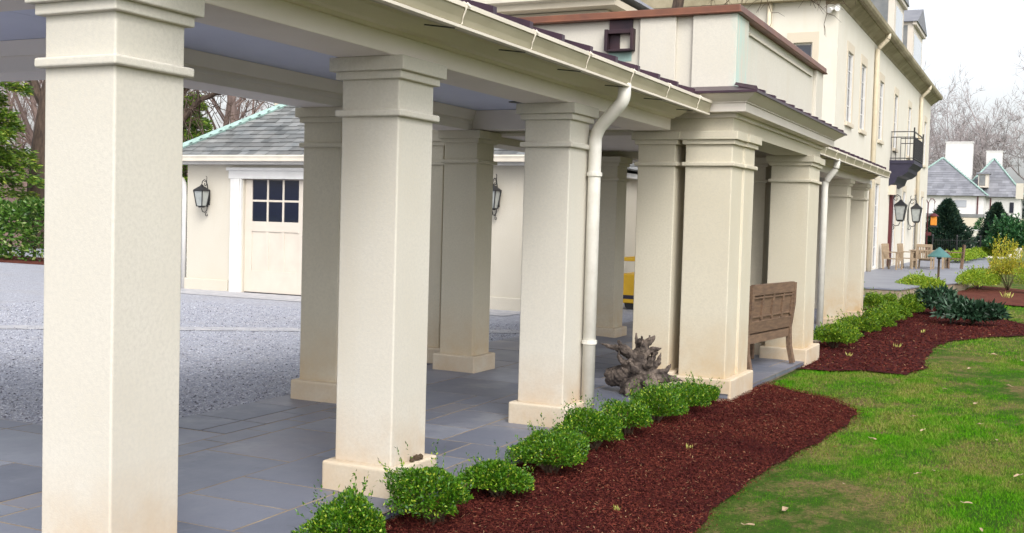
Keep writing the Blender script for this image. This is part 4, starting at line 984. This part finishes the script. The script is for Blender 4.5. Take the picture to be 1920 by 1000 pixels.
# ================================================================== TERRACE FURNITURE AND GARDEN BITS
pl_ = thing('path_light', 'tall path light with green conical hat on a thin post', 'path light', (-2.86,35.6,-.28))
MB().tube([(0,0,0),(0,0,1.12)], .035, 8).build('post', M['stem'], pl_)
MB().lathe([(.345,1.06),(.345,1.085),(.20,1.21),(.05,1.33),(.02,1.36)], (0,0), 20).build('lamp_hat', M['hat_green'], pl_)
MB().lathe([(.06,1.0),(.07,1.02),(.07,1.07),(.03,1.08)], (0,0), 10).build('lamp_socket', M['iron'], pl_)
def chair(label, x, y, rz, m):
    c = thing('garden_armchair', label, 'chair', (x,y,0), rz, 'wooden armchairs on the terrace')
    for sx in (-.28,.28): MB().box(sx-.03,sx+.03,-.30,-.24,0,.66).build('front_leg', m, c)
    for sx in (-.28,.28): MB().bar((sx,.25,0),(sx,.33,1.0),.06,.06).build('rear_leg', m, c)
    s = MB()
    for k in range(5): s.box(-.29,.29,-.30+k*.115,-.20+k*.115,.40,.43)
    s.box(-.26,.26,-.29,-.26,.33,.40); s.build('seat', m, c)
    b = MB(); b.bar((-.28,.325,.95),(.28,.325,.95),.035,.12)
    for k in range(6): b.bar((-.23+k*.092,.265,.42),(-.23+k*.092,.322,.92),.055,.02,(0,1,0))
    b.build('backrest', m, c)
    for sx in (-.28,.28): MB().box(sx-.045,sx+.045,-.33,.30,.66,.69).build('armrest', m, c)
    return c
chair('leftmost weathered wooden armchair against the house wall', -5.38, 45.6, R(75), M['wood_tan'])
chair('second wooden armchair, right beside the leftmost one', -5.0, 47.3, R(80), M['wood_tan'])
chair('wooden armchair at the near side of the terrace table', -4.35, 47.6, R(175), M['wood_tan'])
chair('dark brown armchair at the right end of the terrace table', -3.35, 49.6, R(-80), M['wood_grey'])
tb = thing('garden_table', 'weathered wooden table on the terrace among armchairs', 'table', (-4.35,49.0,0))
s = MB()
for k in range(9): s.box(-.72+k*.16,-.575+k*.16,-.75,.75,.71,.74)
s.build('tabletop', M['wood_tan'], tb)
for sx in (-.62,.62):
    for sy in (-.65,.65): MB().box(sx-.04,sx+.04,sy-.04,sy+.04,0,.71).build('leg', M['wood_tan'], tb)
MB().box(-.6,.6,-.63,.63,.62,.70).build('apron', M['wood_tan'], tb)
# shepherd's hook with orange feeder and dark red board
hk = thing('garden_hook', 'thin double garden hook pole beside the house corner', 'garden hook', (-6.05,66.5,-.2))
h = MB(); h.tube([(0,0,0),(0,0,3.35)], .035, 6)
for sgn in (-1,1): h.tube([(0,0,3.3),(sgn*.12,0,3.55),(sgn*.26,0,3.55),(sgn*.36,0,3.4),(sgn*.33,0,3.28)], .028, 6)
h.build('pole', M['maroon'], hk)
fd = thing('bird_feeder', 'orange bird feeder hanging from the garden hook', 'bird feeder', (-5.72,66.5,1.75))
MB().box(-.16,.16,-.16,.16,.1,.62).build('body', M['orange'], fd, bevel=.03); MB().box(-.2,.2,-.2,.2,0,.1).build('tray', M['iron'], fd); MB().tube([(0,0,.6),(0,0,1.3)], .012, 5).build('wire', M['iron'], fd)
MB().lathe([(.28,.62),(.16,.74),(.02,.80)], (0,0), 10).build('lid', M['maroon'], fd)
bt = thing('bird_table', 'small dark red bird table standing by the house corner', 'bird table', (-6.0,64.9,-.3))
MB().box(-.30,.30,-.25,.25,1.58,1.76).build('tray', M['maroon'], bt); MB().tube([(0,0,0),(0,0,1.58)], .04, 6).build('post', M['stem'], bt)
# iron fence and low wall
fc = thing('iron_fence', 'black iron picket fence beyond the terrace', 'fence', (-5,74.5,-.3))
s = MB()
for z in (.25,1.25): s.box(-1.4,1.35,-.012,.012,z,z+.03)
for k in range(22): s.box(-1.4+k*.13,-1.386+k*.13,-.007,.007,.0,1.40)
s.build('pickets', M['iron'], fc)
for x in (-1.42,.02,1.38): MB().lathe([(.05,0),(.05,1.5),(.065,1.52),(.05,1.6),(.01,1.64)], (x,0), 8).build('post', M['iron'], fc)
lw = thing('garden_wall', 'low whitewashed wall behind the iron fence', 'wall', (-4.4,90,-.4))
MB().box(-3.2,2.8,0,.35,0,2.0).build('masonry', M['house_wall'], lw); MB().box(-3.25,2.85,-.05,.40,2.0,2.10).build('wall_coping', M['white'], lw)

# ================================================================== FAR HOUSE
FH = (-7,126,-.4)
fh = thing('manor_house', 'distant white house with steep slate hip roofs and two broad chimneys', 'house', FH)
k_ = MB(); k_.box(-14.5,-5.75,121,133,-.4,5.15); k_.box(-5.75,-2.45,127,136,-.4,5.2); k_.build('wall', M['white'], fh, off=FH)
def hip2(x0,x1,y0,y1,z,h,seed):
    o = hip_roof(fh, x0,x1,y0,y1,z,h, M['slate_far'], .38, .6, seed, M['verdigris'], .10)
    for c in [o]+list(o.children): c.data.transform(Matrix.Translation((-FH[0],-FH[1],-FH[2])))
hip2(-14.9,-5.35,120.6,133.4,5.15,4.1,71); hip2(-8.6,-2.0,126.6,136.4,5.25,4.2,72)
c = MB(); c.box(-10.05,-7.35,127.2,128.8,5,11.0); c.box(-10.1,-7.3,127.15,128.85,11.0,11.12); c.build('chimney', M['white'], fh, off=FH)
c = MB(); c.box(-6.15,-4.55,130.5,132,5,10.25); c.box(-6.2,-4.5,130.45,132.05,10.25,10.36); c.build('chimney', M['white'], fh, off=FH)
c = MB(); c.box(-2.9,-2.2,124.2,125,5,6.6); c.build('small_chimney', M['stucco_wall'], fh, off=FH)
c = MB(); c.box(-6.6,-5.6,125.6,127.5,6.2,7.6); D_ = c.build('dormer', M['cream_paint'], fh, off=FH); MB().box(-6.5,-5.9,125.55,125.59,6.4,7.5).build('dormer_window', M['slate'], D_, off=FH); MB().box(-6.8,-5.4,125.4,127.8,7.6,7.75).build('dormer_roof', M['slate_far'], D_, off=FH)
for x in (-9.1,-7.9): MB().box(x-.55,x+.55,120.95,120.99,4.0,4.7).build('window', M['glass_pale'], fh, off=FH)
MB().box(-3.5,-3.1,126.94,126.98,3.6,4.7).build('window', M['glass'], fh, off=FH)
c = MB(); c.box(-14.7,-5.6,120.2,121,2.95,3.3); c.add([(-5.6,120.2,3.3),(-3.4,120.2,3.25),(-3.4,122,3.25),(-5.6,122,3.6)], [(0,1,2,3)]); c.build('canopy_roof', M['slate'], fh, off=FH)
c = MB(); c.tube([(-6.3,120.9,3.3),(-6.3,120.9,5.1)], .06, 6); c.tube([(-5.35,126.9,3.3),(-5.35,126.9,5.1)], .06, 6); c.build('drainpipe', M['maroon'], fh, off=FH)
def arcade():
    b = MB(); n = 12; y0, y1 = 118.8, 119.2
    for cx in (-8.7,-6.2,-3.6,-1.0):
        pts = [(cx-1.25,-.4),(cx-1.25,2.9),(cx+1.25,2.9),(cx+1.25,-.4),(cx+.95,-.4)]+[(cx+.95*math.cos(math.pi*i/n),1.35+.75*math.sin(math.pi*i/n)) for i in range(n+1)]+[(cx-.95,-.4)]
        v = [(x,y0,z) for x,z in pts]+[(x,y1,z) for x,z in pts]; m = len(pts)
        b.add(v, [tuple(range(m)), tuple(range(2*m-1,m-1,-1))]+[(i,m+i,m+(i+1)%m,(i+1)%m) for i in range(m)])
    b.build('arcade', M['surround'], fh, off=FH)
arcade()

# ================================================================== TREES
def grow(seed, h, tr, spread=.55, levels=5, kids=(3,4), first=.28, twist=.18, droop=0.0, thin=.62, minr=.004):
    r = random.Random(seed); trunk = MB(); crown = MB()
    def rv(s): return Vector((r.uniform(-s,s), r.uniform(-s,s), r.uniform(-s,s)))
    def limb(p, d, L, rad, lev):
        n = 4 if lev < 3 else 3; pts = [p]; rs = [rad]; q = p.copy(); dd = d.copy()
        for i in range(n):
            dd = (dd+rv(twist)+Vector((0,0,(.06 if lev > 0 else .02)-droop*lev))).normalized(); q = q+dd*L/n; pts.append(q.copy()); rs.append(rad*(1-(i+1)/n*(.45 if lev == 0 else .6)))
        (trunk if lev == 0 else crown).tube(pts, rs, 9 if lev == 0 else (6 if lev == 1 else (4 if lev == 2 else 3)), cap=False)
        if lev >= levels: return
        k = r.randint(*kids) + (2 if lev == 0 else 0)
        for j in range(k):
            t = r.uniform(first if lev == 0 else .25, 1.0); ii = min(int(t*n), n-1); f = t*n-ii
            b = pts[ii].lerp(pts[ii+1], f); sd = (pts[ii+1]-pts[ii]).normalized()
            side = sd.cross(rv(1)).normalized(); nd = (sd*(1-spread)+side*spread+Vector((0,0,.10))).normalized()
            limb(b, nd, L*thin*r.uniform(.75,1.15)*(1.15-.35*t), max(rs[ii]*.58*r.uniform(.7,1), minr), lev+1)
        limb(pts[-1], (dd+rv(.25)).normalized(), L*thin, rs[-1]*.9, lev+1)
    limb(Vector((0,0,0)), Vector((r.uniform(-.05,.05), r.uniform(-.05,.05), 1)), h*.42, tr, 0)
    return trunk, crown
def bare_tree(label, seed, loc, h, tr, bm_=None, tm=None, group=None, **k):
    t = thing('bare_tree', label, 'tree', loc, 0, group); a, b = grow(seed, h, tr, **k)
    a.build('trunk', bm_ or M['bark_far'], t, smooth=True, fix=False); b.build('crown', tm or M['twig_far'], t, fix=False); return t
def dup(t, label, loc, rz, s, group=None):
    c = copy_tree(t); c.location = loc; c.rotation_euler = (0,0,rz); c.scale = (s,s,s); c['label'] = label
    if group: c['group'] = group
    return c
G2 = 'bare winter trees behind the distant house'
T1 = bare_tree('broad bare tree rising between the two white chimneys', 501, (-6.5,158,-.4), 25, .55, group=G2, levels=5, kids=(3,4), minr=.026, first=.25, thin=.66, spread=.5)
T2 = bare_tree('tall bare tree with leaning limbs right of the second chimney', 502, (1.5,150,-.4), 25, .5, group=G2, levels=5, kids=(3,4), minr=.026, first=.25, thin=.66, spread=.55)
T3 = bare_tree('bare tree showing just past the house eave', 503, (-14,150,-.4), 22, .45, group=G2, levels=5, kids=(3,4), minr=.026, first=.25, thin=.66, spread=.5)
dup(T1, 'slim bare tree above the left slope of the distant slate roof', (-11.5,178,-.4), 2.0, .95, G2)
dup(T2, 'bare tree above the first white chimney, set farther back', (-9.0,188,-.4), 1.1, 1.05, G2)
dup(T3, 'wide bare tree whose crown fills the right picture edge', (5.5,165,-.4), 2.7, 1.2, G2)
dup(T2, 'faint bare tree half hidden by the house eave', (-18,190,-.4), 3.6, 1.0, G2)
cf = cone_tree('conifer', 'dark green conifer at the right edge behind the distant house', .6, 140, -.4, 3.4, 10.5, 7000, .55, .12, M['ever_leaf'], 420, 'conifer', .9, .35, .15)
# woods on the left
G3 = 'bare trees of the wood beyond the hedge'
oak = bare_tree('thick old tree trunk behind the hedge at far left', 510, (-34.8,30,-.3), 20, .56, M['bark'], M['bark'], levels=4, kids=(3,4), spread=.45, first=.5)
W1 = bare_tree('slender bare tree of the brown wood beyond the hedge', 511, (-62,58,2), 22, .35, M['twig_wood'], M['twig_wood'], G3, levels=5, kids=(3,4), spread=.45)
W2 = bare_tree('slender bare tree of the brown wood beyond the hedge', 512, (-75,66,3), 20, .3, M['twig_wood'], M['twig_wood'], G3, levels=5, kids=(3,4), spread=.5, first=.15)
rr = random.Random(77)
for i in range(22):
    y = rr.uniform(52,125); a = rr.uniform(-.78,1.02 ) 
    x = -y*rr.uniform(.80,1.42)
    dup((W1,W2)[i%2], 'slender bare tree of the brown wood beyond the hedge', (x,y,-.5+max(0,y-34)*.085-.3), rr.random()*6.28, rr.uniform(.75,1.1), G3)
# big low limb tree behind the garage
lt = thing('spreading_tree', 'old bare tree with long low arching limbs left of the garage roof', 'tree', (-29.6,30.5,-.03))
tb_ = MB(); tb_.tube([(0,0,-.2),(.1,0,1.5),(.0,0,3.0),(-.3,.1,5.2),(-.2,.2,8)], [.52,.42,.38,.30,.2], 12); tb_.build('trunk', M['bark'], lt, smooth=True)
lb = MB(); r = random.Random(4)
def arch(p0, pts, r0, side=True):
    P = [Vector(p0)]+[Vector(p) for p in pts]; n = len(P); Q = []
    for i in range(n-1):
        for k in range(4): Q.append(P[i].lerp(P[i+1], k/4)+Vector((r.uniform(-.05,.05),r.uniform(-.05,.05),r.uniform(-.05,.05))))
    Q.append(P[-1]); lb.tube(Q, [r0*(1-.85*i/(len(Q)-1)) for i in range(len(Q))], 7)
    if side:
        for i in range(3, len(Q)-1):
            for _ in range(3):
                d = Vector((r.uniform(-.6,1),r.uniform(-.8,.8),r.uniform(-.55,1))).normalized(); L = r.uniform(.6,1.9)
                a = Q[i]; m1 = a+d*L*.5+Vector((0,0,r.uniform(-.1,.15))); e = a+d*L+Vector((r.uniform(-.2,.2),0,r.uniform(-.4,.2)))
                lb.tube([a,m1,e], [r0*.22,r0*.12,.006], 4, cap=False)
                for _ in range(4):
                    s = m1.lerp(e, r.random()); d2 = Vector((r.uniform(-1,1),r.uniform(-1,1),r.uniform(-.8,1)))*r.uniform(.25,.7); lb.tube([s, s+d2*.5, s+d2], [.018,.012,.005], 3, cap=False)
arch((0,0,2.6), [(1.0,-.2,4.2),(2.6,-.3,5.5),(4.6,-.4,6.1),(6.6,-.5,6.0),(8.2,-.5,5.5)], .15)
arch((0,0,2.2), [(1.4,-.4,3.4),(3.0,-.5,4.1),(4.8,-.5,4.1),(6.2,-.5,4.5)], .13)
arch((0,0,3.0), [(.8,.3,5.2),(2.2,.4,7.2),(4.0,.4,8.4)], .12); arch((0,0,3.4), [(-1.2,0,5.2),(-2.8,0,6.6),(-4.5,.2,7.4)], .13)
arch((.2,0,4.5), [(1.6,.2,6.4),(3.4,.2,7.6),(5.8,.2,7.4)], .09)
lb.build('limbs', M['bark'], lt, fix=False)
# evergreens on the left
def layered(name, label, x, y, z, r, h, nb, per, leaf, wid, m, seed, lowest=.5):
    q = np.random.default_rng(seed); P = []; D = []; st = MB()
    for i in range(nb):
        t = (i+q.random())/nb; zz = lowest+(h-lowest)*t; L = r*(1-t)**.7*q.uniform(.65,1.1); a = q.random()*6.283
        s = q.random((per,1))**.7; dr = np.array([math.cos(a), math.sin(a), 0]); sd = np.array([-math.sin(a), math.cos(a), 0])
        w = (q.random((per,1))-.5)*L*.75*(1.05-s)**.6
        p = np.array([0,0,zz])+dr*s*L+sd*w+np.array([0,0,1.])*(-.22*s**2*L+q.normal(size=(per,1))*.10+.12*s*L)
        P.append(p); D.append(dr*1.0+sd*np.sign(w)*.6+np.array([0,0,-.15])+q.normal(size=(per,3))*.45)
        st.tube([(0,0,zz-.05),(dr[0]*L*.5,dr[1]*L*.5,zz+.0),(dr[0]*L*.9,dr[1]*L*.9,zz-.1*L)], [.05,.03,.01], 5, cap=False)
    T = thing(name, label, 'evergreen', (x,y,z)); np_mesh('crown', leaves(np.concatenate(P), np.concatenate(D), leaf, wid, q), 4, m, T)
    st.tube([(0,0,-.2),(0,0,h*.5),(0,0,h)], [.22,.13,.03], 8); st.build('trunk', M['bark'], T, fix=False); return T
layered('hemlock', 'bright green feathery hemlock at the far left edge', -34.5, 27.0, -.1, 2.7, 11.5, 80, 420, .22, .055, M['pine_leaf'], 601)
layered('hemlock', 'yellow-green conifer behind the arching limbs by the garage', -44.0, 48.0, .8, 4.2, 8.2, 60, 350, .28, .07, M['pine_leaf'], 603)
layered('hemlock', 'yellow-green conifer rising behind the garage roof', -38.0, 50.0, 1.0, 3.8, 8.0, 60, 350, .28, .07, M['pine_leaf'], 604)
def hedge(label, x0, x1, y, h, d, n, seed, z=-.05):
    q = np.random.default_rng(seed); L = x1-x0
    x = x0+L*q.random(n); u = q.random(n); v = q.random(n)
    H = h*(1+.06*np.sin(x*1.9)+.05*np.sin(x*4.3+1)+.04*np.sin(x*9)); Dp = d*(1+.12*np.sin(x*2.3+.5)+.1*np.sin(x*6))
    f = u < .6
    py = np.where(f, y-Dp/2+q.random(n)**2*.35, y-Dp/2+Dp*v); pz = np.where(f, .06+H*v**.85, H-q.random(n)**2*.3)
    p = np.stack([x,py,pz],1); dd = np.stack([np.zeros(n), np.where(f,-1,-.2), np.where(f,.3,1)],1)+q.normal(size=(n,3))*.6
    T = thing('hedge', label, 'hedge', (0,0,z)); np_mesh('foliage', leaves(p,dd,.15,.07,q), 4, M['hedge_leaf'], T)
    s = MB(); k = x0+.3
    while k < x1: s.tube([(k,y,-.1),(k+.1,y,h*.5),(k-.1,y-.1,h*.85)], [.05,.04,.015], 5); k += .5
    s.build('stems', M['stem'], T)
hedge('glossy clipped hedge along the far left side of the gravel court', -36, -23.5, 22.9, 1.62, 1.2, 16000, 701)
hedge('dark hedge between the near column and the garage', -22.5, -16.9, 20.6, 1.75, 1.2, 9000, 702)
MB().extr([(21.5,-.024),(24.2,-.024),(24.2,-.005),(21.5,-.005)], -40, -23, 'x').build('mulch_strip', M['mulch_far'])['kind'] = 'structure'

# twigs of a tree overhead at the top edge
tw = MB(); r = random.Random(12)
for k in range(13):
    p = Vector((-5.75+k*.19+r.uniform(-.1,.1), 20+r.uniform(-.8,.8), 6.3)); pts = [p]; d = Vector((r.uniform(-.5,.5), 0, -1)).normalized(); n = 7; st = r.uniform(.09,.20)
    for i in range(n): d = (d+Vector((r.uniform(-.4,.4),r.uniform(-.2,.2),r.uniform(-.1,.15)))).normalized(); pts.append(pts[-1]+d*st)
    tw.tube(pts, [.008*(1-i/(n+1))+.003 for i in range(n+1)], 4)
    for i in range(2,n): 
        e = pts[i]+Vector((r.uniform(-.35,.35),r.uniform(-.1,.1),r.uniform(-.35,.0))); tw.tube([pts[i], pts[i].lerp(e,.5)+Vector((0,0,.04)), e], [.006,.005,.002], 3)
ot = thing('bare_tree', 'bare courtyard tree drooping thin twigs over the top edge before the house wall', 'tree', (-6.72,20.6,-.03))
tk = MB(); tk.tube([(0,0,-.2),(.05,.05,2.5),(-.05,0,4.6),(.25,-.1,6.2),(.5,-.1,8.4)], [.20,.16,.13,.10,.05], 10); tk.build('trunk', M['bark'], ot, smooth=True)
tw.v = [(x+6.72,y-20.6,z+.03) for x,y,z in tw.v]
tw.tube([(.2,-.08,6.0),(.6,-.3,6.5),(1.2,-.5,6.62),(2.0,-.6,6.5),(2.8,-.6,6.34),(3.5,-.6,6.3)], [.09,.07,.055,.04,.025,.012], 7)
for q in range(16):
    x = .75+q*.18; e = Vector((x+r.uniform(-.2,.3), -.6+r.uniform(-.8,.8), 6.3+r.uniform(0,.05))); tw.tube([(x,-.55,6.5),(x*.5+e.x*.5, e.y*.5-.28, 6.52), e], [.014,.010,.006], 4)
for q in range(14):
    z = r.uniform(5.8,8.2); d = Vector((r.uniform(-1,1),r.uniform(-1,1),r.uniform(.1,.9)))*r.uniform(.8,1.8); p = Vector((.25,-.1,z)); tw.tube([p,p+d*.5,p+d], [.03,.02,.006], 5)
tw.build('crown', M['stem'], ot, fix=False)

# ================================================================== SMALL LITTER
def leaf_scrap(label, group, x, y, s, seed, m, lift=.012, name='fallen_leaf', cat='leaf'):
    r = random.Random(seed); b = MB(); n = 9; c = []
    for i in range(n):
        a = i/n*6.283; q = s*(.55+.45*abs(math.cos(a)))*r.uniform(.8,1.15); c.append((q*math.cos(a), q*.62*math.sin(a), .35*s*(math.sin(a)**2)*r.uniform(.4,1.2)))
    b.add([(0,0,.0)]+c, [(0,i+1,(i+1)%n+1) for i in range(n)]); b.tube([(-s*.9,0,.0),(-s*1.5,.1*s,.2*s)], .0018, 4)
    o = b.build(name, m, fix=False); o.location = (x,y,gz(x,y)+.02+lift); o.rotation_euler = (r.uniform(-.25,.25), r.uniform(-.25,.25), r.random()*6.28)
    tag(o, label, cat, group); return o
for i,(x,y,s) in enumerate(((-1.30,6.45,.045),(-.70,7.9,.028),(-.62,8.05,.022),(-.55,5.95,.05),(-.95,5.6,.03),(-1.15,9.0,.03),(-.35,7.2,.03),(-.28,9.6,.03),(-.1,8.2,.03),(-1.0,10.5,.026),(-.55,11.8,.045),(-.9,12.8,.025),(-.3,13.6,.04),(-.05,11.2,.03),(-1.4,6.0,.035),(-.45,10.4,.028),(-.8,15.2,.04),(-.2,16.8,.05),(.0,14.6,.04),(-1.1,7.3,.022),(-.25,6.6,.025),(-1.05,5.95,.02),(-.85,9.7,.03),(-.6,17.5,.05))):
    leaf_scrap('dry tan fallen leaf lying on the patchy lawn', 'dry leaves on the lawn', x, y, s, 900+i, M['dry_leaf'])
leaf_scrap('curled tan leaf against the pavilion corner base', None, -2.62, 10.28, .05, 950, M['dry_leaf'])
def sprout(label, x, y, s, seed):
    r = np.random.default_rng(seed); n = 14; p = np.zeros((n,3)); p[:,:2] = r.normal(size=(n,2))*s*.3
    d = r.normal(size=(n,3))*.35+np.array([0,0,1]); o = np_mesh('bulb_shoots', leaves(p,d,s,s*.16,r), 4, M['sprout']); o.location = (x,y,gz(x,y)+.03)
    tag(o, label, 'plant shoots')
for i,(x,y,s,l) in enumerate(((-2.30,7.8,.06,'pale yellow bulb shoots in the middle of the near mulch bed'),(-2.15,5.9,.05,'yellow-green bulb shoots near the front of the near mulch bed'),(-2.35,15.6,.09,'yellow bulb shoots at the near end of the far mulch bed'),(-1.95,17.5,.10,'pale bulb shoots in the middle of the far mulch bed'),(-1.9,21,.11,'pale bulb shoots before the small rhododendron'),(-.9,34,.25,'pale daffodil shoots on the rusty mulch at right'))): sprout(l, x, y, s*.7, 970+i)

# ================================================================== CAMERA, LIGHT, WORLD
cam = bpy.data.cameras.new('camera'); co = bpy.data.objects.new('camera', cam); COL.objects.link(co); scn.camera = co
cam.sensor_fit = 'HORIZONTAL'; cam.sensor_width = 36; cam.lens = 2060.815/1920*36; cam.clip_start = .05; cam.clip_end = 2500
CX, CY, F = 960., 500., 2060.815
Yv = Vector((1960-CX,437-CY,F)).normalized(); Xv = -Vector((-3300-CX,293-CY,F)); Xv = (Xv-Yv*Xv.dot(Yv)).normalized(); Zv = Xv.cross(Yv)
right = Vector((Xv[0],Yv[0],Zv[0])); down = Vector((Xv[1],Yv[1],Zv[1])); fwd = Vector((Xv[2],Yv[2],Zv[2]))
mw = Matrix.Identity(4)
for i in range(3): mw[i][0] = right[i]; mw[i][1] = -down[i]; mw[i][2] = -fwd[i]
mw[0][3], mw[1][3], mw[2][3] = 0, 0, 1.6
co.matrix_world = mw

EL, AZ = R(44), R(141)          # azimuth from +Y clockwise: light comes from behind the camera's right
w = bpy.data.worlds.new('World'); scn.world = w; w.use_nodes = True; nt = w.node_tree; bg = nt.nodes['Background']
sky = nt.nodes.new('ShaderNodeTexSky'); sky.sky_type = 'NISHITA'; sky.sun_disc = False; sky.sun_elevation = EL; sky.sun_rotation = AZ
sky.air_density = 1.0; sky.dust_density = 4.0; sky.ozone_density = 1.0
hs = nt.nodes.new('ShaderNodeHueSaturation'); hs.inputs['Saturation'].default_value = .22
nt.links.new(sky.outputs[0], hs.inputs['Color']); nt.links.new(hs.outputs[0], bg.inputs['Color']); bg.inputs['Strength'].default_value = .15
sd = bpy.data.lights.new('sun', 'SUN'); sd.energy = .55; sd.angle = R(24); sd.color = (1, .965, .90)
so = bpy.data.objects.new('sun', sd); COL.objects.link(so)
dirv = Vector((math.sin(AZ)*math.cos(EL), math.cos(AZ)*math.cos(EL), math.sin(EL)))
so.rotation_euler = dirv.to_track_quat('Z','Y').to_euler(); so.location = dirv*60
vs = scn.view_settings; vs.view_transform = 'Standard'; vs.look = 'None'; vs.gamma = 1; vs.use_curve_mapping = False; vs.exposure = .97
scn.cycles.max_bounces = 8; scn.cycles.diffuse_bounces = 5; scn.cycles.use_denoising = True
